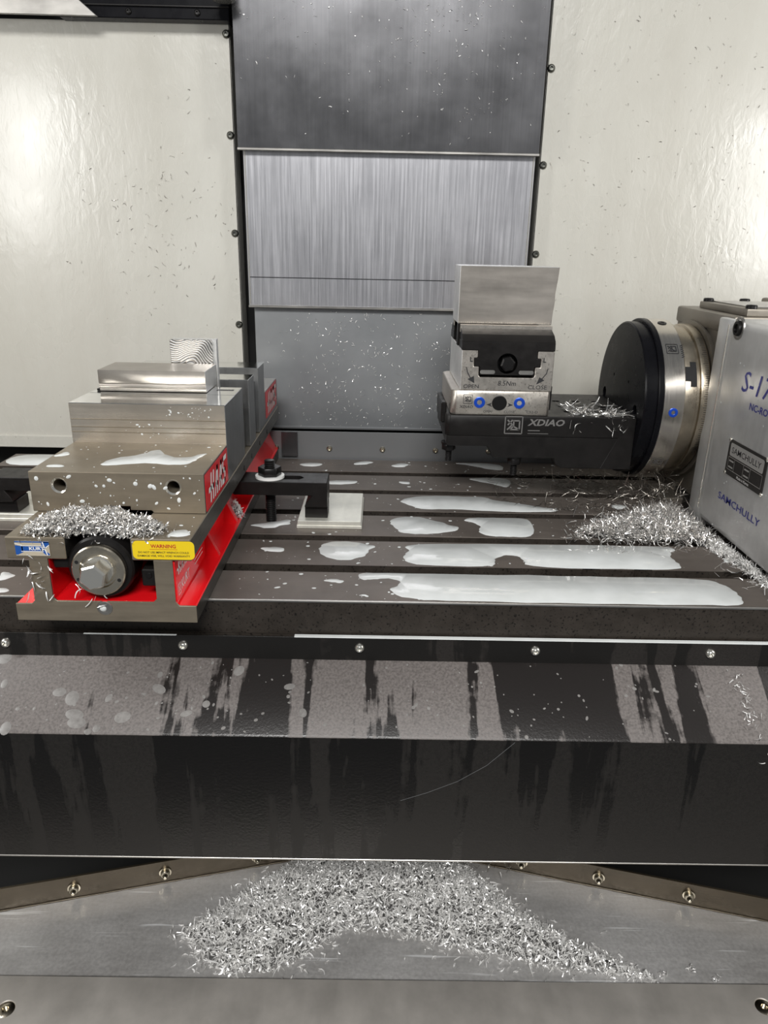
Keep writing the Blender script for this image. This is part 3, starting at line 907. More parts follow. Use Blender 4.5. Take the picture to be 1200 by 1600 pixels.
# ------------------------------------------------------------------ fixture disc, arm
disc = thing('fixture_disc', 'round black and silver fixture disc bolted to the rotary spindle', 'disc', (320, AY, AZ - 96))
fd = B().lathe('X', (0, AY, AZ), [(0, 298), (90.5, 298), (92, 299.5), (92, 312), (0, 312)], 96).build('face_disc', 'black_gloss', disc)
cutb = B()
for dy in (-62, -28, 30, 62):
    cutb.cyl('X', (298, AY + dy, AZ - 4 if abs(dy) > 40 else AZ + 24), 7 if abs(dy) > 40 else 2, -3, 9, 24, .1)
cut(fd, cutb)
B().lathe('X', (0, AY, AZ), [(0, 312), (95, 312), (96, 313), (96, 318), (94.5, 319), (0, 319)], 96).build('rear_disc', 'black_gloss', disc)
B().lathe('X', (0, AY, AZ), [(0, 318), (95, 318), (95.6, 318.8), (95.6, 341), (95, 341.8), (0, 341.8)], 96).build('silver_band', 'band', disc)
def rim_stud(x, ang, r):
    b = B().lathe('Y', (0, 0, 0), [(5.2, .6), (5.2, -.6), (4.2, -1), (2.4, -.9), (2.2, .2), (0, .3)], 24)
    a = math.radians(ang)
    m = Matrix.Rotation(a, 3, 'X').to_3x3()
    # outward direction at this angle is (0,-cos,sin)
    out = Vector((0, -math.cos(a), math.sin(a)))
    tg = Vector((0, math.sin(a), math.cos(a)))
    mm = Matrix((Vector((1, 0, 0)), -out, tg)).transposed()
    b.v = [tuple(mm @ Vector(p) + on_rim(x, ang, r)) for p in b.v]
    return b
rim_stud(330, 1, 95.6).build('blue_plug', 'blue_plug', disc)
rim_stud(330, 76, 95.6).build('dark_plug', 'bolt_black', disc)
lg = B()
def rim_print(b, polys, x0, a0, r, flipu=False):
    """print wrapped on the rim: v runs around the rim, u along the axis"""
    for p in polys:
        b.add([on_rim(x0 + u, a0 + math.degrees(v / r), r) for u, v in p], [tuple(range(len(p)))])
rim_print(lg, square_logo(13), 323, 42, 95.9)
rim_print(lg, [stroke((16 + (k % 2) * .4, k * 2.6), (19, k * 2.6 + 1.6), 1.1) for k in range(7)], 323, 39, 95.9)
lg.build('emblem', 'print_black', disc)
lg2 = B()
rim_print(lg2, square_logo(13), 322, -44, 95.9)
rim_print(lg2, [stroke((16, k * 2.6), (19, k * 2.6 + 1.6), .8) for k in range(5)], 322, -44, 95.9)
lg2.build('emblem', 'print_grey', disc)

arm = thing('fixture_bracket', 'thick black bracket arm reaching left from the round fixture disc', 'bracket', (190, AY, 50))
FY, BY = 255, 401
a1 = B().prism([(82, FY), (297.8, FY), (297.8, BY), (82, BY), (77, BY - 5), (77, FY + 5)], 'Z', 88.2, 112.5, .8).build('top_slab', 'black_oxide', arm)
cutb = B()
for x in (225, 250, 275):
    for y in (FY + 30, FY + 62, FY + 95):
        cutb.cyl('Z', (x, y, 112), 5, -6, 3, 20, .1)
cut(a1, cutb)
a2 = B().prism([(79, 88), (79, 77), (82, 76), (128, 76), (131, 70), (134, 62.5), (207, 62.5), (209, 55), (216, 51), (297.8, 51), (297.8, 88)], 'Y', FY + .4, BY - .4, .7).build('lower_body', 'black_oxide', arm)
B().prism([(262, 51), (297.8, 51), (297.8, 112), (290, 112)], 'Y', FY - .1, FY + 4, .3).build('end_gusset', 'black_oxide', arm)
B().box(72.5, 79, FY + 16, FY + 30, 100, 124, 1.5).build('latch', 'black_oxide', arm)
for (x, zt, y) in ((84, 76, FY + 22), (162, 62.5, FY + 12)):
    thread(B(), 'Z', (x, y, zt), 4.2, -24, 0, 1.8, 18).build('stud', 'bolt_black', arm)
    B().prism(hexpoly((x, y), 8.6, .15), 'Z', zt - 10, zt - 2.2, .6).build('nut', 'bolt_black', arm)
    B().cyl('Z', (x, y, zt), 9.6, -2.2, -.02, 24, .3).build('washer', 'bolt_black', arm)
flat(square_logo(20), (146, FY, 92), RX, RZ, 'print_grey', arm, 'emblem', .15)
lettering('XDIAO', (172, FY, 101.5), RX, RZ, 'print_grey', arm, 42, 8, shear=.3, bold=.03)
flat([[(0, 0), (14, 0), (14, .9), (0, .9)], [(0, -3.4), (24, -3.4), (24, -2.8), (0, -2.8)]], (173, FY, 95.5), RX, RZ, 'print_grey', arm, 'fine_print', .15)

# ------------------------------------------------------------------ clamping base + centring vise + blank
zb = thing('clamping_base', 'low silver clamping base with blue plugs on the black arm', 'clamp base', (140, AY, 112.5))
z1 = B().prism([(88, 257), (193, 257), (196.5, 261), (196.5, 394), (192, 398), (88, 398), (82.5, 390), (82.5, 263)], 'Z', 112.7, 141, .8)
z1o = z1.build('body', 'alu_warm', zb)
cut(z1o, B().cyl('Y', (138, 257, 127), 8.6, -2, 9, 28, .1))
B().lathe('Y', (138, 257, 127), [(8.6, -.3), (8.0, -.5), (6.8, 2.6), (4.0, 2.8), (3.6, 5.5), (0, 5.6)], 28).build('drive_socket', 'bolt_black', zb)
for x in (115, 161):
    B().lathe('Y', (x, 257, 127.4), [(6.4, .4), (6.4, -.6), (5.6, -1), (3.2, -.9), (2.6, .4), (0, .5)], 28).build('blue_plug', 'blue_plug', zb)
flat(square_logo(10), (96.5, 257, 126), RX, RZ, 'print_black', zb, 'emblem', .15)
lettering('XDIAO', (92, 257, 120.5), RX, RZ, 'print_black', zb, 15.5, 3.2, shear=.25, bold=.02)
flat([[(0, 3.4), (7, .8), (5, 3.2), (6, 5.6)]], (123, 257, 121.6), RX, RZ, 'print_black', zb, 'arrow', .15)
flat([[(7, 3.4), (0, .8), (2, 3.2), (1, 5.6)]], (147, 257, 121.6), RX, RZ, 'print_black', zb, 'arrow', .15)
lettering('OPEN', (120, 257, 115.6), RX, RZ, 'print_black', zb, 10, 2.8)
lettering('CLOSE', (144, 257, 115.6), RX, RZ, 'print_black', zb, 12.5, 2.8)
lettering('C52-D', (170, 257, 115.8), RX, RZ, 'print_black', zb, 13, 2.8)
B().box(196.4, 199.4, 266, 380, 118, 146, .8).build('side_rail', 'black_oxide', zb)

cvz = thing('centring_vise', 'small silver centring vise with black jaws and hexagon screw', 'vise', (144, AY, 141))
CXA, CXB = 92, 196.5
vb = B().prism([(CXA, 141.2), (CXB, 141.2), (CXB, 186), (178, 186), (178, 178), (182, 178), (182, 168), (176, 168), (176, 158), (174, 156), (114, 156), (112, 158), (112, 168), (106, 168), (106, 178), (110, 178), (110, 186), (CXA, 186)], 'Y', 257.5, 397.5, .6)
vb.by_normal([(lambda n, c: n.x < -.7 and c.x < 95, 1)])
vb.build('body', ['alu_warm', 'alu_side'], cvz)
for ya, yb in ((258, 297), (362, 397)):
    jw = B().prism([(CXA - .5, 186.3), (110.4, 186.3), (110.4, 177.6), (106.4, 177.6), (106.4, 168.4), (113, 168.4), (113, 158.6), (175, 158.6), (175, 168.4), (181.6, 168.4), (181.6, 177.6), (177.6, 177.6), (177.6, 186.3), (CXB + .5, 186.3), (CXB + .3, 196), (CXA - .3, 196)], 'Y', ya, yb, .5)
    j = jw.build('jaw', 'black_oxide', cvz)
    if ya < 300:
        cut(j, B().cyl('Y', (144, ya, 172), 11.5, -3, 12, 32, .1))
        B().prism([(258, 196), (297, 196), (297, 209), (290, 209), (268, 203)], 'X', CXA, CXB + .5, .5).build('jaw_slope', 'black_oxide', j)
        B().box(CXA - .3, CXB + 1, 285, 297, 203, 211.4, .4).build('jaw_insert', 'alu_warm', j)
        B().box(CXA - 2.5, CXA + .4, 292, 304, 187, 212, .5).build('jaw_end', 'black_oxide', j)
    else:
        B().prism([(397, 196), (362, 196), (362, 209), (369, 209), (391, 203)], 'X', CXA, CXB + .5, .5).build('jaw_slope', 'black_oxide', j)
        B().box(CXA - .3, CXB + 1, 362, 374, 203, 211.4, .4).build('jaw_insert', 'alu_warm', j)
hx = B().lathe('Y', (144, 258, 172), [(8.6, 12), (8.6, -4.5), (6.8, -6.2), (0, -6.4)], 6, 0, .3)
hx.build('screw_hexagon', 'bolt_black', cvz, 20)
first = B().prism(rrect(17, 4.4, 2), 'Y', 257.2, 258.5).build('slot_mark', 'stainless', cvz)
first.data.transform(Matrix.Translation(Vector((113.5, 0, 160)) * .001))
copies(first, [(44, 0, 0)], cvz)
lettering('8.5Nm', (134.5, 257.4, 147), RX, RZ, 'print_black', cvz, 20.5, 5.6, shear=.12)
lettering('OPEN', (95.5, 257.4, 143.6), RX, RZ, 'print_black', cvz, 17.5, 4.4)
lettering('CLOSE', (169.5, 257.4, 143.6), RX, RZ, 'print_black', cvz, 21.5, 4.6)
lettering('L', (101.5, 257.4, 173.5), RX, RZ, 'print_black', cvz, 3.2, 5.2, bold=.02)
lettering('L', (184.5, 257.4, 174), RX, RZ, 'print_black', cvz, 3.2, 5.2, bold=.02)
flat([stroke((0, 16), (1.6, 10), 1), stroke((1.6, 10), (5, 4), 1), [(2, 2.4), (10, -2.2), (9, 6)]], (97.8, 257.4, 151.5), RX, RZ, 'print_black', cvz, 'arrow', .15)
flat([stroke((13, 16), (11.6, 10), 1), stroke((11.6, 10), (7, 4), 1), [(10, 2.4), (1, -2.4), (4, 6)]], (177.5, 257.4, 151.5), RX, RZ, 'print_black', cvz, 'arrow', .15)

blank = B().prism([(89.5, 211.8), (198.3, 211.8), (198.8, 224), (200, 236), (199.8, 247), (201.4, 262), (202.3, 275.6), (89.5, 275.6)], 'Y', 297.3, 361.7, .4)
blank.by_normal([(lambda n, c: n.x < -.7, 1), (lambda n, c: n.z > .7, 1)])
bo = thing('aluminium_blank', 'square sawn aluminium blank standing in the small centring vise', 'workpiece', (145, 330, 211.8))
blank.build('block', ['alu', 'alu_side'], bo)
sb = B()
for k in range(46):
    x = 90.5 + k * 2.35
    sb.box(x, x + 1.5, 296.7, 297.6, 212.4, 214, .2)
sb.build('grip_serration', 'alu_warm', bo)

# ================================================================== coolant puddles
def smooth_loop(pts, it=2):
    for _ in range(it):
        q = []
        n = len(pts)
        for i in range(n):
            a, b = pts[i], pts[(i + 1) % n]
            q += [(a[0] * .75 + b[0] * .25, a[1] * .75 + b[1] * .25), (a[0] * .25 + b[0] * .75, a[1] * .25 + b[1] * .75)]
        pts = q
    return pts
def puddle(pts, z, label, group, mat='coolant', h=.5, it=2):
    pts = smooth_loop(pts, it)
    ph = random.Random(len(label) * 31 + len(pts)).random() * 6
    cxm, cym = sum(p[0] for p in pts) / len(pts), sum(p[1] for p in pts) / len(pts)
    pts = [(p[0] + .9 * math.sin(p[1] * .55 + ph) + .5 * math.sin(p[0] * .4 + 2 * ph), max(1.2, p[1] + .7 * math.sin(p[0] * .33 + ph) + .4 * math.sin(p[0] * .9 - ph)) if z == 0 and p[1] < 60 else p[1] + .5 * math.sin(p[0] * .45 + ph)) for p in pts]
    area_ = sum(pts[i][0] * pts[(i + 1) % len(pts)][1] - pts[(i + 1) % len(pts)][0] * pts[i][1] for i in range(len(pts)))
    if area_ < 0: pts = pts[::-1]
    n = len(pts)
    ins = []
    for i in range(n):
        a, b, c = Vector(pts[i - 1]), Vector(pts[i]), Vector(pts[(i + 1) % n])
        d = (c - a); d.normalize()
        ins.append((b.x - d.y * .7, b.y + d.x * .7))
    bm = bmesh.new()
    o = [bm.verts.new((p[0], p[1], z + .03)) for p in pts]
    i_ = [bm.verts.new((p[0], p[1], z + h)) for p in ins]
    for k in range(n):
        bm.faces.new((o[k], o[(k + 1) % n], i_[(k + 1) % n], i_[k]))
    es = [bm.edges.get((i_[k], i_[(k + 1) % n])) for k in range(n)]
    bmesh.ops.triangle_fill(bm, use_beauty=True, use_dissolve=False, edges=es, normal=(0, 0, 1))
    bmesh.ops.recalc_face_normals(bm, faces=bm.faces[:])
    b = B().bm(bm)
    return tag(b.build('coolant_puddle', mat, None, 60), label, 'puddle', group)
TG = 'milky coolant puddles on the machine table'
PUD = [
 ([(-20, 59), (10, 59), (130, 60), (251, 59.5), (318, 58), (330, 42), (332, 22), (327, 3), (302, 2), (177, 2), (64, 3), (30, 5), (12, 18), (14, 28), (22, 35), (22, 44), (7, 49), (-8, 43), (-15, 45)], 'very long white coolant puddle along the front table strip'),
 ([(26, 131), (75, 137), (176, 139), (279, 139), (320, 137), (299, 115), (303, 96), (302, 80), (260, 78.5), (147, 78.5), (148, 100), (138, 110), (128, 108), (118, 98), (118, 78.5), (45, 79), (28, 87), (27, 104), (34, 117)], 'long white coolant puddle with a dark round bite on the second strip'),
 ([(-61, 110), (-58, 130), (-47, 138), (-23, 138), (-9, 129), (1, 128), (-9, 115), (-11, 102), (-22, 92), (-34, 88), (-49, 94)], 'oval white coolant puddle in front of the pale shim plate'),
 ([(13, 201), (22, 216), (52, 218), (57, 210), (70, 204), (80, 194), (95, 183), (78, 170), (49, 163), (25, 166), (20, 181)], 'jagged white coolant puddle on the third strip right of the shim plate'),
 ([(97, 212), (112, 219), (149, 219), (179, 219), (172, 160), (147, 160), (119, 161), (110, 176), (118, 192), (106, 204)], 'squarish white coolant puddle on the third strip nearest the chips'),
 ([(25, 274), (44, 292), (80, 297), (104, 295), (136, 295), (143, 282), (166, 276), (194, 261), (223, 251), (206, 243), (160, 241), (130, 243), (84, 248), (53, 244), (39, 258)], 'wide pale coolant puddle with a tail on the fourth strip'),
 ([(-142, 183), (-125, 190), (-112, 195), (-100, 204), (-97, 188), (-106, 183), (-119, 172), (-134, 178)], 'bone-shaped white puddle beside the foot of the red vise'),
 ([(-121, 119), (-98, 120), (-92, 112), (-103, 106), (-116, 111)], 'small arrow-shaped white puddle on the second strip near the vise'),
 ([(-52, 44), (-29, 43), (-30, 36), (-43, 37)], 'small white puddle on the front strip left of the very long one'),
 ([(-69, 353), (-35, 355), (-23, 350), (-38, 338), (-66, 336)], 'thin pale puddle on the fifth strip behind the clamp'),
 ([(25, 355), (42, 354), (42, 342), (29, 347)], 'tiny pale puddle in the middle of the fifth strip'),
 ([(-113, 433), (-89, 438), (-76, 429), (-91, 418), (-108, 420)], 'oval pale puddle on the rear strip nearest the vise'),
 ([(-40, 435), (-20, 453), (-3, 444), (-28, 429)], 'wedge-shaped pale puddle on the rear strip in the middle'),
 ([(14, 428), (36, 446), (46, 434), (31, 420)], 'small grey puddle on the rear strip just right of the wedge-shaped one'),
 ([(101, 451), (176, 449), (180, 419), (162, 415), (137, 436)], 'pale puddle on the rear strip under the black bracket'),
 ([(121, 376), (174, 379), (179, 356), (167, 333), (156, 349), (128, 364)], 'curved pale puddle on the fifth strip under the black bracket'),
 ([(-352, 46), (-344, 49), (-335, 41), (-338, 32), (-347, 29)], 'rounded white puddle on the front strip at the far left edge'),
 ([(-342, 15), (-330, 14), (-325, 6), (-333, 3)], 'lower small white puddle on the front strip at the far left edge'),
 ([(284, 271), (300, 276), (306, 265), (290, 254)], 'lone white puddle on the fourth strip under the fixture disc'),
 ([(351, 104), (359, 111), (363, 103), (355, 98)], 'tiny round white puddle beside the rotary table base'),
 ([(-526, 455), (-440, 455), (-432, 420), (-445, 400), (-526, 400)], 'white coolant sheet on the rear strip at the left table end'),
]
for p, l in PUD:
    puddle(p, 0, l, TG)
VG = 'coolant puddles on the large vise'
puddle([(-245, 35), (-241, 60), (-221, 70), (-208, 96), (-198, 76), (-184, 64), (-171, 69), (-159, 86), (-164, 63), (-166, 48), (-181, 41), (-206, 48), (-226, 40)], 109, 'ragged white puddle spread across the movable jaw of the large vise', VG)
puddle([(-296, 67), (-286, 82), (-283, 66), (-293, 61)], 109, 'small white puddle at the left edge of the movable jaw', VG)
puddle([(-291, 34), (-276, 38), (-272, 31), (-285, 28)], 109, 'short white streak near the front left of the movable jaw', VG)
puddle([(-172, -37), (-160, -20), (-152, -26), (-150, -38)], 73, 'white puddle on the bed rail above the yellow warning label', VG)
puddle([(-291, -18), (-279, -10), (-276, -18), (-286, -24)], 73, 'white puddle on the left bed rail beside the chips', VG)

rng = np.random.default_rng(7)
def droplets(name, label, spots, cat='droplets', mat='coolant', seg=8, dome=1.0):
    """spots: (centre, normal, radius); many tiny domes in one mesh"""
    b = B()
    for c, nrm, r in spots:
        c, nrm = Vector(c), Vector(nrm).normalized()
        u = nrm.orthogonal().normalized(); w = nrm.cross(u)
        ex = .7 + .6 * rng.random(); rot = rng.random() * 6.28
        vv = []
        for rr, hh in ((1, 0), (.72, .22)):
            for i in range(seg):
                a = 2 * PI * i / seg
                x_, y_ = math.cos(a) * ex * r * rr, math.sin(a) / ex * r * rr
                vv.append(c + u * (x_ * math.cos(rot) - y_ * math.sin(rot)) + w * (x_ * math.sin(rot) + y_ * math.cos(rot)) + nrm * (hh * r * .6 * dome + .03))
        vv.append(c + nrm * (r * .2 * dome + .03))
        ff = [(i, (i + 1) % seg, seg + (i + 1) % seg, seg + i) for i in range(seg)] + [(seg + i, seg + (i + 1) % seg, 2 * seg) for i in range(seg)]
        b.add(vv, ff)
    o = b.build(name, mat, None, 80)
    return tag(o, label, cat, None, 'stuff')
def strip_ok(y):
    return any(ys[2 * k] + 2 < y < ys[2 * k + 1] - 2 for k in range(6))
sp = []
while len(sp) < 760:
    x = rng.uniform(-135, 330) if rng.random() < .85 else rng.uniform(-520, -300)
    y = rng.uniform(4, 452)
    if strip_ok(y) and not (-92 < x < -14 and 172 < y < 280) and not (x > 300 and y > 90):
        sp.append(((x, y, 0), (0, 0, 1), .35 + 2.0 * rng.random() ** 4))
droplets('coolant_droplets', 'scattered small white coolant droplets all over the table strips', sp)
sp = []
for _ in range(150):
    t = rng.random()
    if t < .3: sp.append(((rng.uniform(-295, -150), rng.uniform(18, 112), 109), (0, 0, 1), .4 + 1.6 * rng.random() ** 3))
    elif t < .6: sp.append(((rng.uniform(-292, -152), 15.4, rng.uniform(76, 107)), (0, -1, 0), .4 + 1.7 * rng.random() ** 2))
    elif t < .75: sp.append(((rng.uniform(-205, -160), 114.3, rng.uniform(134, 147)), (0, -1, 0), .3 + .9 * rng.random() ** 3))
    elif t < .9: sp.append(((rng.uniform(-245, -205), 114.3, rng.uniform(112, 130)), (0, -1, 0), .3 + .9 * rng.random() ** 3))
    else: sp.append(((rng.uniform(-192, -150), rng.uniform(-40, 12), 73), (0, 0, 1), .5 + 1.2 * rng.random() ** 2))
droplets('vise_droplets', 'small white droplets on the jaws of the large vise', sp)
sp = []
for _ in range(240):
    x = rng.uniform(-350, 330); t = rng.random() ** .8
    if x > 60 and rng.random() < .45: continue
    sp.append(((x, -6 - 64 * t, -55 - 35.2 * t), (0, -.48, .877), .5 + 1.3 * rng.random() ** 3))
for _ in range(20):
    x = rng.uniform(-350, -60); t = rng.random()
    sp.append(((x, -6 - 64 * t, -55 - 35.2 * t), (0, -.48, .877), 2.5 + 4 * rng.random()))
M['film'] = steel('foam_film', (.09, .083, .078), (.24, .23, .22), .25, .5, (1, 1, 1), 300, 0)
droplets('apron_droplets', 'foam spots and droplets on the sloped apron panel', sp, mat='film', seg=12, dome=.3)
sp = []
for _ in range(420):
    a = rng.uniform(60, 205); z = rng.uniform(20, 224)
    w_ = math.exp(-((z - 172) / 26) ** 2) * math.exp(-((a - 105) / 45) ** 2)
    if rng.random() < .12 + .9 * w_:
        sp.append(((366.9, a, z), (-1, 0, 0), .25 + .8 * rng.random() ** 3))
droplets('housing_droplets', 'fine white droplets on the silver rotary housing', sp)

# ================================================================== metal chips
def ribbons(b, pos, dirs, length, width, curl, nseg=3, wrng=None):
    """curled, twisted ribbons: vectorised"""
    n = len(pos)
    d = dirs / np.linalg.norm(dirs, axis=1, keepdims=True)
    rv = rng.normal(size=(n, 3))
    s1 = np.cross(d, rv); s1 /= np.linalg.norm(s1, axis=1, keepdims=True)
    s2 = np.cross(d, s1)
    P = pos - d * length[:, None] / 2
    vs_ = np.zeros((n, nseg + 1, 2, 3))
    tw0 = rng.uniform(0, 6.28, n); tw = rng.uniform(-2.5, 2.5, n)
    cu = rng.uniform(-1, 1, n) * curl
    for i in range(nseg + 1):
        t = i / nseg
        bend = (t - .5) ** 2 * cu * length
        c = P + d * (length * t)[:, None] + s1 * bend[:, None]
        a = tw0 + tw * t
        wd = (s1 * np.cos(a)[:, None] + s2 * np.sin(a)[:, None]) * (width * (.6 + .4 * math.sin(PI * (t * .8 + .1))))[:, None] / 2
        vs_[:, i, 0] = c - wd
        vs_[:, i, 1] = c + wd
    k0 = len(b.v)
    b.v += [tuple(p) for p in vs_.reshape(-1, 3).tolist()]
    st = (nseg + 1) * 2
    ff = []
    for i in range(nseg):
        base = k0 + np.arange(n) * st + 2 * i
        ff += np.stack([base, base + 1, base + 3, base + 2], 1).tolist()
    b.f += [tuple(f) for f in ff]
    b.mi += [0] * len(ff)
def inside(P, poly):
    x, y = P[:, 0], P[:, 1]
    c = np.zeros(len(P), bool)
    n = len(poly)
    for i in range(n):
        x0, y0 = poly[i]; x1, y1 = poly[(i + 1) % n]
        t = ((y0 > y) != (y1 > y)) & (x < (x1 - x0) * (y - y0) / ((y1 - y0) + 1e-9) + x0)
        c ^= t
    return c
def edge_dist(P, poly):
    out = np.full(len(P), 1e9)
    n = len(poly)
    for i in range(n):
        a = np.array(poly[i], float); d = np.array(poly[(i + 1) % n], float) - a
        t = np.clip(((P - a) @ d) / (d @ d + 1e-9), 0, 1)
        out = np.minimum(out, np.linalg.norm(P - a - t[:, None] * d, axis=1))
    return out
def bumps(P, s):
    x, y = P[:, 0] / s, P[:, 1] / s
    return (np.sin(x * 1.3 + 2.1 * np.sin(y * .9)) + np.sin(y * 1.7 + 1.3 * np.sin(x * 1.1)) + .6 * np.sin(2.7 * x + y)) / 2.6
def pile(name, label, poly, zfun, hmax, slope, n, lr, wr, step=3.0, flat_=.55, stray=0, mat='chip', curl=1.2, spread=8.0, base=True, thin=0.0):
    poly_a = poly
    mn, mx = np.min(poly, 0) - spread, np.max(poly, 0) + spread
    def H(P):
        d = edge_dist(P, poly_a) * inside(P, poly_a)
        h = hmax * (1 - np.exp(-d * slope / hmax))
        return h * (1 + .22 * bumps(P, 14)), d
    b = B()
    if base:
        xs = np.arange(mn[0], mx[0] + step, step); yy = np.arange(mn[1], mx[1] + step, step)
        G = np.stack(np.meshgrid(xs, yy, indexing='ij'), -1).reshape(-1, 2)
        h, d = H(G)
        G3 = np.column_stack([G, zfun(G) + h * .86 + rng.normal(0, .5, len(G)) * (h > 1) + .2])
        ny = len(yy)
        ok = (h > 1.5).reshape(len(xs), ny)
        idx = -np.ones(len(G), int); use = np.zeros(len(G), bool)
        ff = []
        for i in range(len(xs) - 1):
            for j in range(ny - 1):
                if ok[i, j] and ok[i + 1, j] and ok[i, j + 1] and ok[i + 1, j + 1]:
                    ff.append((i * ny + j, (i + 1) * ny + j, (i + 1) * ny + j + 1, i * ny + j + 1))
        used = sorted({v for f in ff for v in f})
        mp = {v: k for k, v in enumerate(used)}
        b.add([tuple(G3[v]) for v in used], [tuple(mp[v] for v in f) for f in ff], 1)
    pts = np.zeros((0, 2))
    while len(pts) < n:
        c = rng.uniform(mn, mx, (n * 3, 2))
        k = inside(c, poly_a)
        if stray:
            dd = edge_dist(c, poly_a)
            k |= (rng.random(len(c)) < stray * np.exp(-dd / (spread * .5)))
        c = c[k]
        if thin:
            dd = edge_dist(c, poly_a) * inside(c, poly_a)
            c = c[rng.random(len(c)) < (1 - thin) + thin * np.clip(dd / 12, 0, 1)]
        pts = np.vstack([pts, c])
    pts = pts[:n]
    h, d = H(pts)
    L = rng.uniform(lr[0], lr[1], n) * (1 + .8 * (rng.random(n) < .06)); Wd = rng.uniform(wr[0], wr[1], n)
    dirs = rng.normal(size=(n, 3)); dirs[:, 2] *= flat_
    z = zfun(pts) + h + rng.uniform(-1.2, 2.0, n) * np.minimum(1, h / 3) + .5 + np.abs(dirs[:, 2]) / np.linalg.norm(dirs, axis=1) * L * .35
    ribbons(b, np.column_stack([pts, z]), dirs, L, Wd, curl)
    o = b.build(name, [mat, 'mound'], None, 0)
    return tag(o, label, 'metal chips', None, 'stuff')

zc = lambda v: (lambda P: np.full(len(P), float(v)))
pile('tray_chips', 'large silvery heap of aluminium chips in the tray under the apron',
     [(-201, 6), (-170, -26), (-147, -41), (-102, -38), (-71, -24), (-27, 13), (28, 10), (75, -7), (122, -16), (211, -33), (294, -44), (270, -30), (215, 0), (165, 38), (128, 84), (90, 118), (-70, 118), (-125, 76), (-182, 22)],
     zc(ZT), 26, .75, 13500, (4, 9), (.9, 1.9), stray=.25, spread=12)
def zvise(P):
    on = ((P[:, 0] < -247) | (P[:, 0] > -195)) & (P[:, 1] > -44)
    r2_ = np.clip(26.5 ** 2 - (P[:, 0] + 221) ** 2, 0, None)
    z = np.where(on, 73.0, np.where((P[:, 1] > -44), np.maximum(47 + np.sqrt(r2_), 71.5), 70.0))
    return z
pile('vise_chips', 'silvery clump of curled chips on the vise bed above the screw',
     [(-283, -40), (-282, -20), (-272, 2), (-258, 12), (-225, 13), (-205, 5), (-185, -10), (-168, -28), (-178, -38), (-194, -43), (-206, -38), (-235, -38), (-250, -44), (-268, -45)],
     zvise, 13, .8, 3600, (2.5, 6), (.6, 1.3), 2.5, flat_=.9, stray=.15, spread=5, mat='chip2')
pile('rotary_chips', 'bright stringy chip heap on the table beside the rotary housing',
     [(215, 168), (250, 200), (300, 232), (335, 262), (362, 255), (366, 200), (366, 120), (366, 70), (368, 40), (374, 30), (377, 52), (369, 110), (352, 138), (300, 150), (240, 152)],
     zc(0), 17, .5, 5200, (5, 15), (.5, 1.2), 3.0, flat_=.6, stray=.5, spread=18, curl=2.0, thin=.7, mat='chip2')
pile('edge_chips', 'narrow trail of chips along the foot of the rotary housing',
     [(352, 150), (369, 150), (372, 90), (373, 40), (366, 40), (360, 85), (350, 125)],
     zc(0), 9, .9, 1600, (2.5, 6), (.5, 1.1), 2.5, flat_=.8, spread=4, stray=.2)
pile('clamp_chips', 'small clump of chips hanging on the red vise side by the clamp',
     [(-163, 166), (-148, 160), (-146, 172), (-150, 182), (-162, 184)],
     zc(15), 24, 2.4, 520, (2, 4.5), (.4, .9), 2.0, flat_=1.2, spread=3, stray=.15)

def strings(name, label, pts, dirs, lengths, width, mat, curl=3.0, nseg=7):
    b = B()
    ribbons(b, np.array(pts, float), np.array(dirs, float), np.array(lengths, float), np.full(len(pts), 1.0) * width * rng.uniform(.7, 1.3, len(pts)), curl, nseg)
    return tag(b.build(name, mat, None, 0), label, 'metal chips', None, 'stuff')
# strings on the bracket top and over its front edge
n = 150
P = np.column_stack([rng.uniform(222, 290, n), FY + 4 + 60 * rng.random(n) ** 1.6, 113.2 + 3 * rng.random(n)])
D = rng.normal(size=(n, 3)) * (1, .5, .18)
k = rng.random(n) < .12
P[k, 0] = np.clip(P[k, 0], 228, 292); P[k, 1] = FY - 1.5; P[k, 2] = rng.uniform(96, 113, k.sum())
D[k] = D[k] * (1, .15, 0) + np.array([0, 0, 1.0])
strings('bracket_strings', 'thin stringy chips strewn over the black bracket top', P, D, rng.uniform(8, 30, n) * np.where(k, .45, 1), 1.0, 'chip2', 2.4)
# dull strings hanging under the disc and on the rear strips
n = 620
P = np.column_stack([np.clip(rng.normal(290, 55, n), 150, 360), rng.uniform(240, 400, n), .8 + 6 * rng.random(n) ** 2])
k = rng.random(n) < .4
P[k] = np.column_stack([rng.uniform(300, 362, k.sum()), rng.uniform(225, 330, k.sum()), 2 + 34 * rng.random(k.sum())])
D = rng.normal(size=(n, 3)) * (1, .8, .15)
D[k] = rng.normal(size=(k.sum(), 3))
strings('dull_strings', 'dark stringy chips under the fixture disc on the rear table strips', P, D, rng.uniform(8, 34, n), .55, 'chip_dark', 2.5)
# flakes stuck to way covers and walls
def flakes(name, label, x, y, z, lo, hi, w, mat, curl=1.5):
    n = len(x)
    D = rng.normal(size=(n, 3)) * (1, .12, 1.2)
    b = B()
    ribbons(b, np.column_stack([x, np.full(n, y), z]), D, rng.uniform(lo, hi, n), np.full(n, w) * rng.uniform(.6, 1.4, n), curl, 3)
    return tag(b.build(name, mat, None, 0), label, 'metal chips', None, 'stuff')
n = 520
cx = np.concatenate([rng.normal(-75, 45, n // 3), rng.normal(0, 70, n // 3), rng.normal(60, 60, n - 2 * (n // 3))])
cz = rng.uniform(30, 203, n)
k = (cx > -182) & (cx < 200)
flakes('cover_flakes', 'small silvery flakes stuck to the lowest way cover', cx[k], 533.2, cz[k], 1.2, 5.5, .8, 'chip')
n = 210
cx = np.concatenate([rng.normal(95, 45, n // 2), rng.uniform(-190, 200, n - n // 2)])
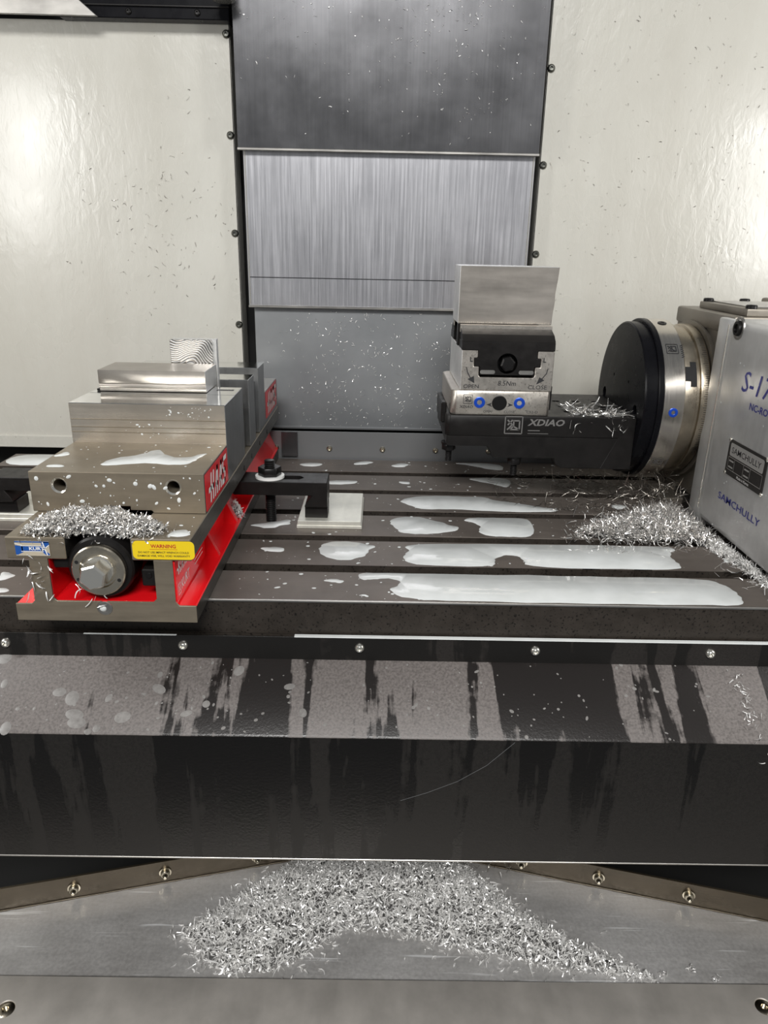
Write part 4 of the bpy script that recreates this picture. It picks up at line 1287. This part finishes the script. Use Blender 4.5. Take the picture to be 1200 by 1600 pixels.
cz = 600 - np.abs(rng.normal(0, 75, n)); k = (cx > -194) & (cx < 206) & (cz > 425)
flakes('upper_cover_flakes', 'sparse flakes sticking to the topmost way cover', cx[k], 517.2, cz[k], 1, 4.5, .8, 'chip')
n = 130
cx = rng.normal(-300, 60, n); cz = rng.normal(330, 70, n); k = (cx > -480) & (cx < -212) & (cz > 40) & (cz < 540)
flakes('left_wall_flakes', 'thin dark flakes stuck to the left cream wall panel', cx[k], YW - .8, cz[k], 1.5, 8, .7, 'chip_dark')
n = 260
cx = rng.uniform(230, 540, n); cz = rng.uniform(130, 600, n)
flakes('right_wall_flakes', 'fine dark flakes stuck to the right cream wall panel', cx, YW - .8, cz, .8, 5, .6, 'chip_dark')
# loose strands on the vise front, the apron and the tray
n = 40
P = np.column_stack([rng.uniform(-290, -200, n), np.full(n, -47.0), rng.uniform(15, 60, n)])
P[:, 0] = np.where(rng.random(n) < .5, rng.normal(-270, 5, n), rng.normal(-232, 8, n)); 
strings('vise_strands', 'few twisted strands of swarf hanging down the vise front', P, rng.normal(size=(n, 3)) * (.5, .15, 1.2), rng.uniform(4, 12, n), 1.0, 'chip', 1.2, 5)
n = 60
P = np.column_stack([rng.normal(322, 5, n), -12 - 10 * rng.random(n), rng.normal(-74, 12, n)])
P[:, 1] = -8 + (P[:, 2] + 56) * 1.8 - 2
strings('apron_strands', 'small tangle of bright strands on the apron at the right edge', P, rng.normal(size=(n, 3)), rng.uniform(4, 10, n), 1.0, 'chip', 1.2, 5)
n = 320
P = np.column_stack([rng.uniform(60, 170, n), rng.uniform(90, 122, n), ZT + 4 + 34 * rng.random(n)])
strings('hanging_strands', 'dark oily strands hanging behind the chip heap', P, rng.normal(size=(n, 3)) * (.7, .5, 1), rng.uniform(6, 18, n), .7, 'chip_dark', 1.6, 5)
n = 46
k = rng.integers(0, 5, n)
P = np.column_stack([np.array([245, 268, 300, 330, 352])[k] + rng.normal(0, 3.5, n), np.array([-36, -41, -38, -30, -42])[k] + rng.normal(0, 2, n), ZT + 1 + 3 * rng.random(n)])
strings('tray_bits', 'few tiny bright chip bits lying on the tray right of the heap', P, rng.normal(size=(n, 3)) * (1, 1, .4), rng.uniform(3, 7, n), 1.3, 'chip', 1.2, 4)
for o in bpy.data.objects:
    if '_org' in o: del o['_org']
